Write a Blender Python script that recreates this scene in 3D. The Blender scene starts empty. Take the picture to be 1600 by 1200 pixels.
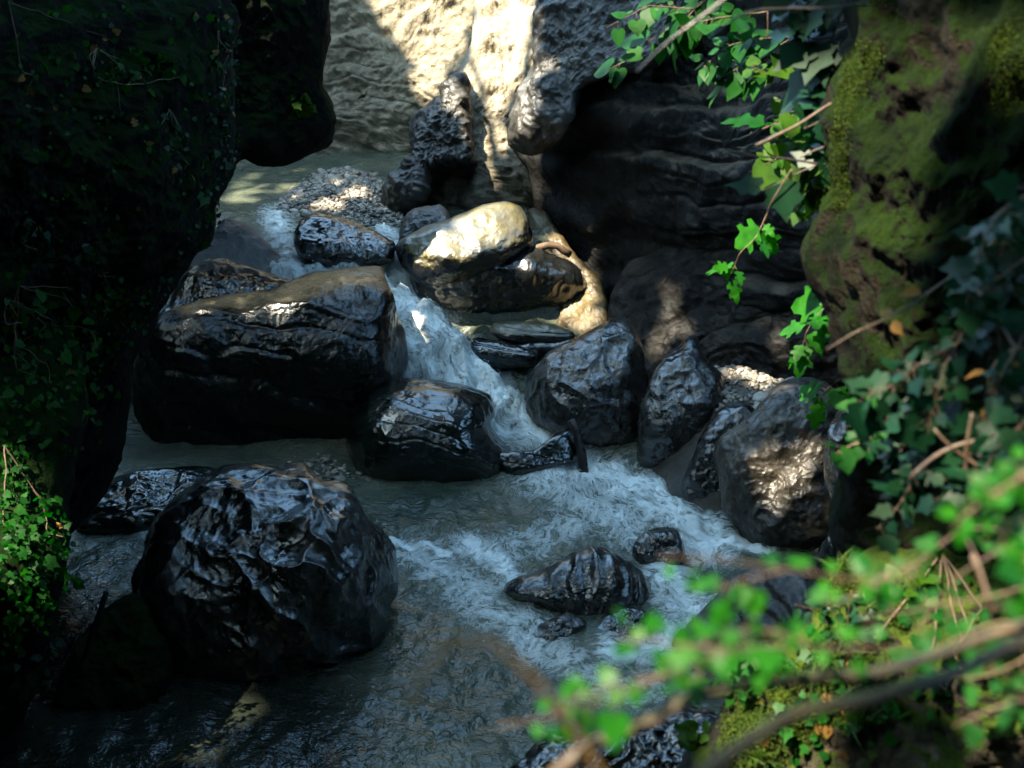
import bpy, math, random
import numpy as np
from mathutils import Vector

# ------------------------------------------------------------------ camera, world, sun, exposure
S = bpy.context.scene
COL = S.collection
R = math.radians
W, H, LENS = 1600.0, 1200.0, 50.0
F = W * LENS / 36.0
PITCH = R(22.0)
CAM = np.array([0.0, 0.0, 9.0])
cd = bpy.data.cameras.new('camera'); cam = bpy.data.objects.new('camera', cd); COL.objects.link(cam)
cam.location = CAM; cam.rotation_euler = (math.pi/2 - PITCH, 0, 0)
cd.lens = LENS; cd.sensor_width = 36; cd.clip_start = 0.05; cd.clip_end = 500
cd.dof.use_dof = True; cd.dof.focus_distance = 19.5; cd.dof.aperture_fstop = 1.9
S.camera = cam

SUN = np.array([-0.42, -0.30, 0.86]); SUN /= np.linalg.norm(SUN)
wd = bpy.data.worlds.new('World'); S.world = wd; wd.use_nodes = True
wn = wd.node_tree
sky = wn.nodes.new('ShaderNodeTexSky'); sky.sky_type = 'NISHITA'; sky.sun_disc = False
sky.sun_elevation = math.asin(SUN[2]); sky.sun_rotation = math.atan2(SUN[0], SUN[1])
sky.ozone_density = 1.0; sky.dust_density = 1.0
tint = wn.nodes.new('ShaderNodeMix'); tint.data_type = 'RGBA'; tint.blend_type = 'MULTIPLY'; tint.inputs[0].default_value = 1
tint.inputs[7].default_value = (.82, 1.05, .97, 1)   # cool, slightly green daylight balance of the photograph
wn.links.new(sky.outputs[0], tint.inputs[6]); wn.links.new(tint.outputs[2], wn.nodes['Background'].inputs[0])
wn.nodes['Background'].inputs[1].default_value = 0.15
sl = bpy.data.lights.new('sun', 'SUN'); sl.energy = 3.6; sl.angle = R(0.5); sl.color = (1.0, 0.88, 0.67)
so = bpy.data.objects.new('sun', sl); COL.objects.link(so); so.location = (-10, -8, 40)
so.rotation_euler = Vector(SUN).to_track_quat('Z', 'Y').to_euler()
S.view_settings.view_transform = 'Standard'; S.view_settings.look = 'None'
S.view_settings.gamma = 1.0; S.view_settings.exposure = 3.25
S.render.engine = 'CYCLES'
S.cycles.use_denoising = True
S.cycles.max_bounces = 6; S.cycles.diffuse_bounces = 3; S.cycles.glossy_bounces = 3
S.cycles.transmission_bounces = 4; S.cycles.transparent_max_bounces = 4
S.cycles.sample_clamp_indirect = 4.0; S.cycles.caustics_reflective = False; S.cycles.caustics_refractive = False
rng = np.random.default_rng(7)

# ------------------------------------------------------------------ pixels and points
CP, SP = math.cos(PITCH), math.sin(PITCH)
def rays(px, py):
    px = np.asarray(px, float); py = np.asarray(py, float)
    u = (px - W/2)/F; v = (H/2 - py)/F
    y = CP + v*SP; z = -SP + v*CP
    return np.stack([u/y, np.ones_like(u), z/y], -1)
def P(px, py, Y): return CAM + rays(px, py)*np.asarray(Y, float)[..., None]
def PZ(px, py, z):
    r = rays(px, py); return CAM + r*((z - CAM[2])/r[..., 2])[..., None]
def proj(p):
    q = np.asarray(p) - CAM
    d = q[..., 1]*CP - q[..., 2]*SP; up = q[..., 1]*SP + q[..., 2]*CP
    d = np.where(np.abs(d) < 1e-6, 1e-6, d)
    return W/2 + F*q[..., 0]/d, H/2 - F*up/d, d

# ------------------------------------------------------------------ noise
_pr = np.random.default_rng(3)
_perm = np.concatenate([_pr.permutation(256)]*3)
_grad = _pr.normal(size=(256, 3)); _grad /= np.linalg.norm(_grad, axis=1)[:, None]
def pnoise(p):
    i = np.floor(p).astype(np.int64); f = p - i; i &= 255
    w = f*f*f*(f*(f*6 - 15) + 10)
    out = 0
    for dx in (0, 1):
        wx = w[:, 0] if dx else 1 - w[:, 0]
        a = _perm[i[:, 0] + dx]
        for dy in (0, 1):
            wy = w[:, 1] if dy else 1 - w[:, 1]
            b = _perm[(a + i[:, 1] + dy)]
            for dz in (0, 1):
                wz = w[:, 2] if dz else 1 - w[:, 2]
                g = _grad[_perm[b + i[:, 2] + dz]]
                d = g[:, 0]*(f[:, 0]-dx) + g[:, 1]*(f[:, 1]-dy) + g[:, 2]*(f[:, 2]-dz)
                out = out + wx*wy*wz*d
    return out*1.6
def fbm(p, freq=1.0, o=4, gain=.5, seed=0.0):
    q = p*freq + seed*17.31 + 100.5; s = 0; a = 1.0
    for _ in range(o):
        s = s + a*pnoise(q); q = q*2.03 + 11.7; a *= gain
    return s
def ridged(p, freq=1.0, o=3, gain=.5, seed=0.0):
    q = p*freq + seed*17.31 + 100.5; s = 0; a = 1.0
    for _ in range(o):
        s = s + a*(1 - 2*np.abs(pnoise(q))); q = q*2.03 + 11.7; a *= gain
    return s
def worley(p, freq=1.0, seed=0.0):
    q = p*freq + seed*9.1 + 200.0; i = np.floor(q).astype(np.int64); best = np.full(len(q), 9.0)
    for dx in (-1, 0, 1):
        for dy in (-1, 0, 1):
            for dz in (-1, 0, 1):
                c = i + np.array([dx, dy, dz]); h = _perm[_perm[_perm[c[:, 0] & 255] + (c[:, 1] & 255)] + (c[:, 2] & 255)]
                o = c + .5 + .5*_grad[h]
                best = np.minimum(best, ((q - o)**2).sum(1))
    return np.sqrt(best)
def sstep(a, b, x):
    t = np.clip((x - a)/(b - a), 0, 1); return t*t*(3 - 2*t)
_lay = _pr.uniform(-1, 1, 512)
def strata(p, d, period, amp, warp=.5, wf=.5, sharp=.35, seed=0):
    d = np.array(d, float); d /= np.linalg.norm(d)
    u = p@d/period + warp*fbm(p, wf, 3, seed=seed) + 64.3 + seed*13
    k = np.floor(u).astype(int); f = u - k
    a = _lay[k % 512]; b = _lay[(k + 1) % 512]
    step = a + (b - a)*sstep(1 - sharp, 1, f)
    groove = np.exp(-((f - 1)/.09)**2) + np.exp(-(f/.09)**2)
    return amp*(step - .45*groove)
def flutes(p, d, period, amp, warp=.5, wf=.8, seed=0):
    d = np.array(d, float); d /= np.linalg.norm(d)
    u = p@d/period + warp*fbm(p, wf, 3, seed=seed)
    c = .5 + .5*np.cos(2*math.pi*u); return amp*(2*c**1.35 - 1)

# ------------------------------------------------------------------ objects
def mesh_np(name, V, faces, smooth=True):
    """faces: list of (n,k) arrays"""
    if not isinstance(faces, (list, tuple)): faces = [faces]
    faces = [np.asarray(f, np.int32) for f in faces if len(f)]
    me = bpy.data.meshes.new(name)
    idx = np.concatenate([f.ravel() for f in faces])
    tot = np.concatenate([np.full(len(f), f.shape[1], np.int32) for f in faces])
    st = np.concatenate([[0], np.cumsum(tot)[:-1]]).astype(np.int32)
    me.vertices.add(len(V)); me.vertices.foreach_set('co', np.asarray(V, np.float32).ravel())
    me.loops.add(len(idx)); me.loops.foreach_set('vertex_index', idx)
    me.polygons.add(len(tot)); me.polygons.foreach_set('loop_start', st)
    me.update(calc_edges=True)
    me.polygons.foreach_set('use_smooth', np.full(len(tot), smooth, bool))
    return me
def tag(o, label=None, cat=None, group=None, kind=None):
    if label: o['label'] = label
    if cat: o['category'] = cat
    if group: o['group'] = group
    if kind: o['kind'] = kind
    return o
def obj(name, V, faces, mat, parent=None, attrs=None, smooth=True, **kw):
    V = np.asarray(V, float)
    if parent is None:
        lo, hi = V.min(0), V.max(0); base = np.array([(lo[0]+hi[0])/2, (lo[1]+hi[1])/2, lo[2]])
    else: base = np.array(parent.location)
    me = mesh_np(name, V - base, faces, smooth)
    for k, a in (attrs or {}).items():
        at = me.attributes.new(k, 'FLOAT', 'POINT'); at.data.foreach_set('value', np.asarray(a, np.float32))
    me.materials.append(mat)
    o = bpy.data.objects.new(name, me); COL.objects.link(o)
    if parent is None: o.location = base
    else: o.parent = parent
    return tag(o, **kw)
def thing(name, loc, **kw):
    o = bpy.data.objects.new(name, None); COL.objects.link(o); o.location = [float(c) for c in loc]
    o.empty_display_size = .1
    return tag(o, **kw)
def vnormals(V, F4):
    a, b, c, d = (V[F4[:, k]] for k in range(4))
    n = np.cross(c - a, d - b); N = np.zeros_like(V)
    for k in range(4): np.add.at(N, F4[:, k], n)
    return N/np.maximum(np.linalg.norm(N, axis=1), 1e-9)[:, None]

# ------------------------------------------------------------------ materials
class NT:
    def __init__(s, name):
        s.m = bpy.data.materials.new(name); s.m.use_nodes = True; s.t = s.m.node_tree
        s.b = s.t.nodes['Principled BSDF']; s.out = s.t.nodes['Material Output']
    def n(s, ty, **kw):
        x = s.t.nodes.new('ShaderNode' + ty)
        for k, v in kw.items():
            if k.startswith('_'): setattr(x, k[1:], v)
            else:
                i = x.inputs[int(k[1:])] if k[0] == 'i' and k[1:].isdigit() else x.inputs[k.replace('_', ' ')]
                if isinstance(v, bpy.types.NodeSocket): s.t.links.new(v, i)
                else: i.default_value = v
        return x
    def math(s, op, a, b=0.5, c=None, clamp=False):
        kw = dict(i0=a, i1=b)
        if c is not None: kw['i2'] = c
        return s.n('Math', _operation=op, _use_clamp=clamp, **kw).outputs[0]
    def noise(s, vec, scale, detail=6, rough=.55, dist=0.0):
        return s.n('TexNoise', Vector=vec, Scale=scale, Detail=detail, Roughness=rough, Distortion=dist).outputs['Fac']
    def ramp(s, fac, stops):
        r = s.n('ValToRGB', i0=fac); e = r.color_ramp.elements
        while len(e) < len(stops): e.new(.5)
        for el, (p, c) in zip(e, stops): el.position = p; el.color = (*c, 1)
        return r.outputs[0]
    def rng(s, v, a, b, c, d):
        return s.n('MapRange', i0=v, i1=a, i2=b, i3=c, i4=d, _clamp=True).outputs[0]
    def mix(s, fac, a, b):
        x = s.n('Mix', _data_type='RGBA')
        for k, v in ((0, fac), (6, a), (7, b)):
            if isinstance(v, bpy.types.NodeSocket): s.t.links.new(v, x.inputs[k])
            else: x.inputs[k].default_value = (*v, 1) if isinstance(v, tuple) else v
        return x.outputs[2]
    def set(s, k, v):
        i = s.b.inputs[k]
        if isinstance(v, bpy.types.NodeSocket): s.t.links.new(v, i)
        else: i.default_value = v

def rock_mat(name, cols, rough=(.18, .5), scale=1.0, bump=.35, bdist=.03, moss=None, band=None, top=None, spec=.5, coat=0.0):
    """cols: dark, mid, light. moss: (colour, colour2, threshold on normal.z + noise). band: (axis scale vector, strength). top: algae tint (colour, colour2, lo, hi)"""
    t = NT(name)
    co = t.n('TexCoord').outputs['Object']
    n1 = t.noise(co, .9*scale, 9, .62)
    if band:
        mp = t.n('Mapping', Vector=co, Scale=band[0]).outputs[0]
        nb = t.noise(mp, 1.0, 6, .6)
        n1 = t.math('ADD', t.math('MULTIPLY', n1, 1 - band[1]), t.math('MULTIPLY', nb, band[1]))
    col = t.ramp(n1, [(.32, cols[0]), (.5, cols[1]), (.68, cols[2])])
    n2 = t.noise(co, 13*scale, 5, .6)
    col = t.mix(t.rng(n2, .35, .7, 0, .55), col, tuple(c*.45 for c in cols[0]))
    ro = t.rng(t.noise(co, 3.1*scale, 6, .6), .35, .65, rough[0], rough[1])
    geo = t.n('NewGeometry'); nz = t.n('SeparateXYZ', Vector=geo.outputs['Normal']).outputs[2]
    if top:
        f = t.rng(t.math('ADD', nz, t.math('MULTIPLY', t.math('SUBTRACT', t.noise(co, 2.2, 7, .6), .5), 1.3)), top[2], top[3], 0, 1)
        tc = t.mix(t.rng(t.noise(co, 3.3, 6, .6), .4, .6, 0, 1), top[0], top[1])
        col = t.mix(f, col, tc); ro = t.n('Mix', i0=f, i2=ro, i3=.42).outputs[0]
    h = t.math('ADD', t.noise(co, 17*scale, 7, .6), t.math('MULTIPLY', t.noise(co, 5*scale, 6, .6, .6), 1.6))
    if moss:
        f = t.rng(t.math('ADD', nz, t.math('MULTIPLY', t.math('SUBTRACT', t.noise(co, 1.5, 8, .7), .5), 2.4)), moss[2], moss[2] + .3, 0, 1)
        fine = t.noise(co, 60, 4, .7)
        mc = t.mix(t.rng(t.noise(co, 2.7, 5, .6), .38, .62, 0, 1), moss[0], moss[1])
        mc = t.mix(t.rng(fine, .4, .65, 0, .6), mc, tuple(c*.4 for c in moss[0]))
        col = t.mix(f, col, mc); ro = t.n('Mix', i0=f, i2=ro, i3=.95).outputs[0]
        h = t.math('ADD', h, t.math('MULTIPLY', f, t.math('ADD', t.math('MULTIPLY', fine, 2.5), t.noise(co, 22, 4, .6))))
    t.set('Base Color', col); t.set('Roughness', ro); t.set('Specular IOR Level', spec); t.set('Coat Weight', coat); t.set('Coat Roughness', .12)
    t.set('Normal', t.n('Bump', Strength=bump, Distance=bdist, Height=h).outputs[0])
    return t.m

WET = rock_mat('wet_dark_rock', [(.004, .005, .005), (.008, .009, .009), (.022, .021, .018)], (.12, .40), bump=.3, spec=1.0, coat=.4)
WETBR = rock_mat('wet_brown_rock', [(.007, .007, .007), (.018, .017, .015), (.06, .053, .042)], (.10, .42), 1.3, .35, spec=.9, coat=.25)
WETSM = rock_mat('wet_layered_rock', [(.003, .005, .005), (.005, .009, .008), (.010, .016, .014)], (.10, .30), bump=.14, spec=.9, coat=.25)
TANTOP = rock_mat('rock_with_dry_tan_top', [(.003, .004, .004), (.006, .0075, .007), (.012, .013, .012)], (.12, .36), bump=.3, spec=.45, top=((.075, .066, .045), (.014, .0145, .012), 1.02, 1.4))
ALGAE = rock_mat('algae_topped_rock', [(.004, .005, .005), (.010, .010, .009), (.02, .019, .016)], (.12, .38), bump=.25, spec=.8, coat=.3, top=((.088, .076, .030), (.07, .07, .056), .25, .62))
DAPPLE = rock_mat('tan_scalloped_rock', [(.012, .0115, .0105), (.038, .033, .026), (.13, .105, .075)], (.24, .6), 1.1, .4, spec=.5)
LIME = rock_mat('banded_limestone', [(.095, .083, .06), (.20, .175, .128), (.32, .285, .21)], (.7, .9), .8, .7, .05, band=((.5, .5, 5.5), .45), spec=.2)
PITTED = rock_mat('pitted_limestone', [(.20, .175, .128), (.29, .255, .19), (.38, .34, .26)], (.65, .9), 1.2, .6, .04, spec=.25)
NOSE = rock_mat('wet_grey_limestone', [(.016, .0165, .0165), (.043, .042, .039), (.11, .103, .09)], (.25, .6), 1.2, .5, spec=.5, coat=0.0)
DARKWALL = rock_mat('dark_gorge_rock', [(.004, .0042, .0042), (.009, .0092, .009), (.026, .025, .023)], (.55, .85), 1.0, .6, .05, band=((.7, .7, 5.0), .4), spec=.22, top=((.10, .08, .056), (.045, .037, .028), .45, 1.0))
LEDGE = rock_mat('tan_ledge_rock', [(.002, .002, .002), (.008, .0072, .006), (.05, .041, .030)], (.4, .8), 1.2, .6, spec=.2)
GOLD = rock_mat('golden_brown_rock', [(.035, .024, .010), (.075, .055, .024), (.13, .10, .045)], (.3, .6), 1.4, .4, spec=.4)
MOSSDARK = rock_mat('dark_mossy_rock', [(.0015, .0018, .0015), (.0035, .0038, .003), (.008, .008, .006)], (.7, .9), 1.0, .7, .05, moss=((.0035, .013, .002), (.009, .026, .0035), .0), spec=.1)
MOSSRIGHT = rock_mat('green_mossy_rock', [(.0012, .0012, .001), (.0035, .003, .002), (.018, .014, .008)], (.7, .9), 1.0, .7, .05, moss=((.0012, .0055, .0006), (.009, .022, .001), -.12), spec=.1)
MOSSBANK = rock_mat('mossy_bank_rock', [(.006, .005, .004), (.022, .018, .012), (.10, .083, .056)], (.7, .9), 1.3, .7, .04, moss=((.016, .036, .003), (.05, .08, .005), .2), spec=.15)
WOOD = rock_mat('weathered_wood', [(.025, .015, .009), (.075, .045, .025), (.17, .11, .06)], (.5, .8), 3.0, .5, .01)
MOSSWOOD = rock_mat('mossy_wood', [(.008, .006, .004), (.03, .018, .009), (.14, .085, .042)], (.5, .85), 6.0, .5, .006, moss=((.010, .020, .003), (.03, .04, .005), .62))
DARKWOOD = rock_mat('wet_dark_wood', [(.008, .007, .007), (.03, .025, .024), (.10, .08, .075)], (.2, .45), 3.0, .4, .01)
BARK = rock_mat('bark', [(.008, .007, .005), (.02, .016, .012), (.04, .033, .024)], (.7, .9), 2.0, .6, .02)
EARTH = rock_mat('river_silt', [(.03, .027, .021), (.06, .053, .042), (.10, .088, .07)], (.5, .9), 2.0, .6, .02)

def pebble_mat():
    t = NT('pebbles')
    r = t.n('Attribute', _attribute_name='rnd').outputs['Fac']
    co = t.n('TexCoord').outputs['Object']
    c = t.ramp(r, [(0, (.07, .062, .052)), (.35, (.16, .142, .115)), (.7, (.25, .225, .185)), (1, (.38, .35, .30))])
    c = t.mix(t.rng(t.noise(co, 40, 4), .4, .7, 0, .4), c, (.05, .045, .04))
    t.set('Base Color', c); t.set('Roughness', .55); return t.m
PEB = pebble_mat()

def leaf_mat(name, a, b, rough=.35, trans=.35, dry=None):
    t = NT(name)
    r = t.n('Attribute', _attribute_name='rnd').outputs['Fac']
    co = t.n('TexCoord').outputs['Object']
    c = t.mix(r, a, b)
    if dry: c = t.mix(t.rng(r, .93, .96, 0, 1), c, dry)
    c = t.mix(t.rng(t.noise(co, 9, 5, .6), .40, .68, 0, .65), c, tuple(x*.42 for x in a))
    c = t.mix(t.rng(t.noise(co, 21, 3), .62, .72, 0, .5), c, (b[0]*2.2, b[1]*.9, b[2]))
    t.set('Base Color', c); t.set('Roughness', rough); t.set('Specular IOR Level', .12)
    tr = t.n('BsdfTranslucent')
    tc = t.n('HueSaturation', Color=c, Saturation=1.15, Value=1.9).outputs[0]
    t.t.links.new(tc, tr.inputs[0])
    m = t.n('MixShader', i0=trans, i1=t.b.outputs[0], i2=tr.outputs[0])
    t.t.links.new(m.outputs[0], t.out.inputs[0]); return t.m
LF_BRIGHT = leaf_mat('bright_green_leaf', (.007, .082, .004), (.022, .13, .008), .42, .45)
LF_HAZEL = leaf_mat('mid_green_leaf', (.005, .050, .007), (.014, .078, .009), .48, .4)
LF_IVY = leaf_mat('ivy_leaf', (.0025, .018, .008), (.006, .028, .010), .38, .18)
LF_LIT = leaf_mat('light_green_leaf', (.016, .06, .004), (.034, .08, .006), .48, .4)
LF_GRASS = leaf_mat('grass_blade', (.016, .045, .005), (.04, .07, .010), .45, .35)
LF_DRY = leaf_mat('dry_leaf', (.11, .055, .014), (.17, .09, .022), .7, .15)
LF_SCREEN = leaf_mat('tree_leaf', (.02, .06, .012), (.04, .09, .015), .6, .06)
LF_MOSS = leaf_mat('moss', (.016, .034, .002), (.042, .062, .004), .8, .2)

# ------------------------------------------------------------------ rocks
def smooth_closed(poly, n):
    p = np.array(poly, float); m = len(p); out = []
    for i in range(m):
        a, b, c, d = p[i-1], p[i], p[(i+1) % m], p[(i+2) % m]
        t = np.linspace(0, 1, 12, endpoint=False)[:, None]
        cr = .5*(2*b + (c-a)*t + (2*a-5*b+4*c-d)*t*t + (3*b-a-3*c+d)*t**3)
        li = b + (c-b)*t
        out.append(.6*cr + .4*li)
    q = np.concatenate(out); q2 = np.vstack([q, q[:1]])
    s = np.concatenate([[0], np.cumsum(np.linalg.norm(np.diff(q2, axis=0), axis=1))])
    u = np.linspace(0, s[-1], n, endpoint=False)
    return np.stack([np.interp(u, s, q2[:, k]) for k in (0, 1)], 1)

def rock(name, label, cat, outline, planes, mat, disp=None, rnd=.35, back=1.0, soft=.08, nt=300, nr=80, centre=None, group=None, power=7.0, dense=1.5, damp=.55):
    """Solid rock: its visible side is the meeting of several tilted faces (px, py, Y, normal), rounded towards the rim; a rounded back closes it."""
    o = smooth_closed(outline, nt)
    c = np.array(centre, float) if centre else o.mean(0)
    t = np.linspace(0, 1, nr + 1)[1:]
    rho = 1 - (1 - t)**dense
    nb = max(nr//4, 8)
    pp = c + rho[:, None, None]*(o - c)[None]
    pp = np.concatenate([c[None], pp.reshape(-1, 2)])
    rr = np.concatenate([[0], np.repeat(rho, nt)])
    d = rays(pp[:, 0], pp[:, 1]); Ys = []
    for (a, b, Y0, n) in planes:
        n = np.array(n, float); p0 = P(a, b, Y0) - CAM
        den = d@n; Yi = np.where(den < -.03, (n@p0)/np.minimum(den, -.03), -1e3)
        Ys.append(Yi)
    Ys = np.array(Ys); m = Ys.max(0)
    Yf = m + soft*np.log(np.exp(np.clip((Ys - m)/soft, -60, 0)).sum(0))
    Ymed = np.median(Yf); Yf = np.clip(Yf, Ymed*.6, Ymed*1.6)
    Yf = Yf + rnd*(1 - np.sqrt(np.clip(1 - rr**power, 0, 1)))
    Vf = CAM + d*Yf[:, None]
    rim = Vf[-nt:]
    ph = np.linspace(0, math.pi/2, nb + 1)[1:-1]
    Yr = rim[:, 1]; Yb = Yr.mean() + back
    def ring(a):
        q = c + (o - c)*math.cos(a)
        return CAM + rays(q[:, 0], q[:, 1])*(Yr + (Yb - Yr)*math.sin(a))[:, None]
    Vb = [ring(a) for a in ph]; bc = CAM + rays(c[0], c[1])*Yb
    V = np.concatenate([Vf] + Vb + [bc[None]])
    rows = nr + nb - 1
    I = 1 + np.arange(rows*nt).reshape(rows, nt); J = np.roll(I, -1, 1)
    Q = np.stack([I[:-1], I[1:], J[1:], J[:-1]], -1).reshape(-1, 4)
    T0 = np.stack([np.zeros(nt, int), I[0], J[0]], -1)
    T1 = np.stack([I[-1], np.full(nt, len(V)-1), J[-1]], -1)
    N = vnormals(V, Q)
    k = N[1 + (nr//2)*nt: 1 + (nr//2 + 1)*nt]; q = V[1 + (nr//2)*nt: 1 + (nr//2 + 1)*nt] - CAM
    flip = np.mean((k*q).sum(1)) > 0
    if flip: N = -N; Q = Q[:, ::-1]; T0 = T0[:, ::-1]; T1 = T1[:, ::-1]
    N[0] = N[1:1+nt].mean(0); N[-1] = (0, 1, 0)
    if disp is not None:
        rim_w = np.ones(len(V)); rim_w[:len(rr)] = 1 - damp*rr**5; rim_w[len(rr):] = 1 - damp
        V = V + N*(disp(V, N)*rim_w)[:, None]
    return obj(name, V, [Q, T0, T1], mat, label=label, cat=cat, group=group)

def D_lump(a=.12, f=1.1, r=.05, rf=2.5, seed=0, fine=.012):
    return lambda p, n: a*fbm(p, f, 4, seed=seed) + r*ridged(p, rf, 3, seed=seed+1) + fine*fbm(p, 9, 3, seed=seed+2)
def scallops(p, ax, stretch, freq, a, seed=0, warp=.25):
    """shallow dissolved cups with sharp rims, drawn out along ax"""
    ax = np.array(ax, float); ax /= np.linalg.norm(ax)
    q = p + warp*np.stack([fbm(p, 1.6, 2, seed=seed+k) for k in range(3)], 1)
    q = q + (1/stretch - 1)*(q@ax)[:, None]*ax
    return a*(2.2*np.minimum(worley(q, freq, seed), .8)**1.6 - .7)
def D_scallop(ax=(.45, .3, -.75), freq=3.4, a=.075, seed=0, stretch=2.4, l=.07):
    return lambda p, n: l*fbm(p, .8, 3, seed=seed) + scallops(p, ax, stretch, freq, a*(.55 + .6*sstep(-.4, .5, fbm(p, .9, 2, seed=seed+5))), seed) + scallops(p, ax, 1.5, freq*2.3, a*.13, seed+9) + .015*fbm(p, 2.6, 3, seed=seed+2) + .006*fbm(p, 12, 3, seed=seed+3)
def D_strata(d=(.1, .3, 1), per=.3, a=.08, warp=.5, seed=0, l=.1, fine=.012, sharp=.35):
    return lambda p, n: l*fbm(p, .8, 3, seed=seed) + strata(p, d, per, a, warp, .5, sharp, seed) + .014*ridged(p, 2.2, 3, seed=seed+3) + fine*fbm(p, 10, 3, seed=seed+4)

def add_rocks():
    B = 'boulder'
    # --- gorge walls
    rock('gorge_cliff', 'pale banded limestone cliff closing the gorge behind the gravel bank, half in sun', 'cliff',
         [(380, -900), (1100, -900), (1100, 320), (640, 330), (600, 300), (550, 285), (500, 275), (440, 270), (300, 290), (150, 300), (150, -900)],
         [(560, 265, 30.6, (-.16, -.88, .45)), (560, 255, 30.8, (.1, -.99, .05))], LIME,
         lambda p, n: .35*fbm(p, .35, 4, seed=1) + strata(p, (.10, .1, 1), .48, .085, 1.5, .4, .5, 2) - .05*sstep(.4, .1, worley(p, 2.6, 6)) + .06*ridged(p, 1.6, 4, seed=3) + .03*fbm(p, 6, 4, seed=4),
         back=3, nt=420, nr=260, centre=(620, 120), rnd=.5, dense=1.0)
    rock('limestone_buttress', 'sunlit pitted limestone buttress with a dark undercut foot at the head of the rapids', 'rock face',
         [(598, 338), (608, 295), (636, 265), (650, 238), (647, 205), (658, 180), (695, 152), (708, 125), (722, 90), (738, 0), (745, -700), (1050, -700), (1050, 350), (800, 355), (690, 352)],
         [(760, 200, 26.6, (-.15, -.72, .68)), (700, 262, 26.0, (-.1, -.82, -.5)), (655, 230, 26.3, (-.75, -.6, .3)), (760, 60, 27.9, (-.1, -.86, .45))], PITTED,
         lambda p, n: .22*fbm(p, .5, 4, seed=11) - .16*sstep(.42, .12, worley(p, 1.5, 12)) - .07*sstep(.4, .1, worley(p, 3.7, 13)) + .07*ridged(p, 1.4, 4, seed=14) + .025*fbm(p, 7, 4, seed=15),
         back=2.0, nt=420, nr=240, centre=(790, 170), rnd=.35, dense=1.0)
    rock('wet_rock', 'craggy wet grey rock leaning on the left flank of the sunlit buttress', 'rock',
         [(600, 335), (606, 300), (632, 268), (652, 240), (646, 205), (660, 178), (700, 150), (706, 128), (722, 118), (728, 150), (734, 205), (740, 250), (690, 258), (660, 270), (650, 310), (640, 335)],
         [(690, 200, 26.45, (-.25, -.75, .6)), (620, 300, 25.9, (-.6, -.75, .3))], NOSE,
         lambda p, n: .14*fbm(p, .9, 4, seed=21) + .10*ridged(p, 1.6, 4, seed=22) + .05*ridged(p, 4, 3, seed=23), rnd=.5, back=.9, nt=300, nr=90, centre=(680, 225))
    rock('gorge_wall', 'dark overhanging rock wall rising on the right side of the river', 'rock wall',
         [(862, -1200), (850, -300), (842, 0), (838, 95), (815, 135), (797, 190), (800, 225), (822, 260), (830, 300), (833, 335), (868, 380), (902, 418), (930, 445), (936, 500), (950, 590), (1100, 650), (1240, 690), (1330, 720), (1750, 800), (2100, 300), (2100, -1200)],
         [(960, 200, 23.6, (-.70, -.66, -.10)), (900, 100, 23.7, (-.5, -.62, .6)), (930, 455, 22.0, (-.62, -.76, -.14)), (860, 330, 23.2, (-.6, -.72, -.3)), (1060, 500, 20.9, (-.48, -.68, .54)), (1230, 560, 19.6, (-.5, -.74, .44))], DARKWALL,
         lambda p, n: .30*fbm(p, .4, 4, seed=31) + strata(p, (-.15, .05, 1), .42, .13, .9, .4, .4, 32) + .08*ridged(p, 1.3, 4, seed=33) + .03*fbm(p, 6, 4, seed=34),
         back=4, nt=460, nr=260, centre=(1130, 230), rnd=.25, dense=1.2, soft=.2)
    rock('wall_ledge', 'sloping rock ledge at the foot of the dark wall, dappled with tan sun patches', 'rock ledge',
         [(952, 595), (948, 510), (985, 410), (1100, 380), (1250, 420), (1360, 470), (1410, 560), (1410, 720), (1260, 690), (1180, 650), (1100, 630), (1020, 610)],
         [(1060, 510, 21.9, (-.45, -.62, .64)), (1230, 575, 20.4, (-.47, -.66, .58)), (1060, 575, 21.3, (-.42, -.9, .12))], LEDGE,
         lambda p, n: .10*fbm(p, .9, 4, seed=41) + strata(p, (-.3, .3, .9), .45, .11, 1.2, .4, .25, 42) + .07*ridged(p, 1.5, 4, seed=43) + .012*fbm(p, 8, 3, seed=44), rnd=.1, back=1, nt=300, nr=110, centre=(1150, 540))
    rock('overhanging_cliff', 'dark mossy rock buttress hanging over the upper pool', 'cliff',
         [(150, -420), (330, -180), (470, -60), (504, -30), (508, 0), (504, 60), (499, 135), (514, 155), (522, 188), (516, 222), (482, 235), (440, 250), (405, 253), (376, 246), (300, 300), (150, 200)],
         [(440, 120, 21.5, (.45, -.88, -.05)), (430, 235, 21.4, (.2, -.8, -.55))], MOSSDARK,
         lambda p, n: .22*fbm(p, .6, 4, seed=51) + .09*ridged(p, 1.5, 4, seed=52) + .035*fbm(p, 7, 4, seed=53),
         back=3, nt=340, nr=140, centre=(400, 110), rnd=.5)
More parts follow.
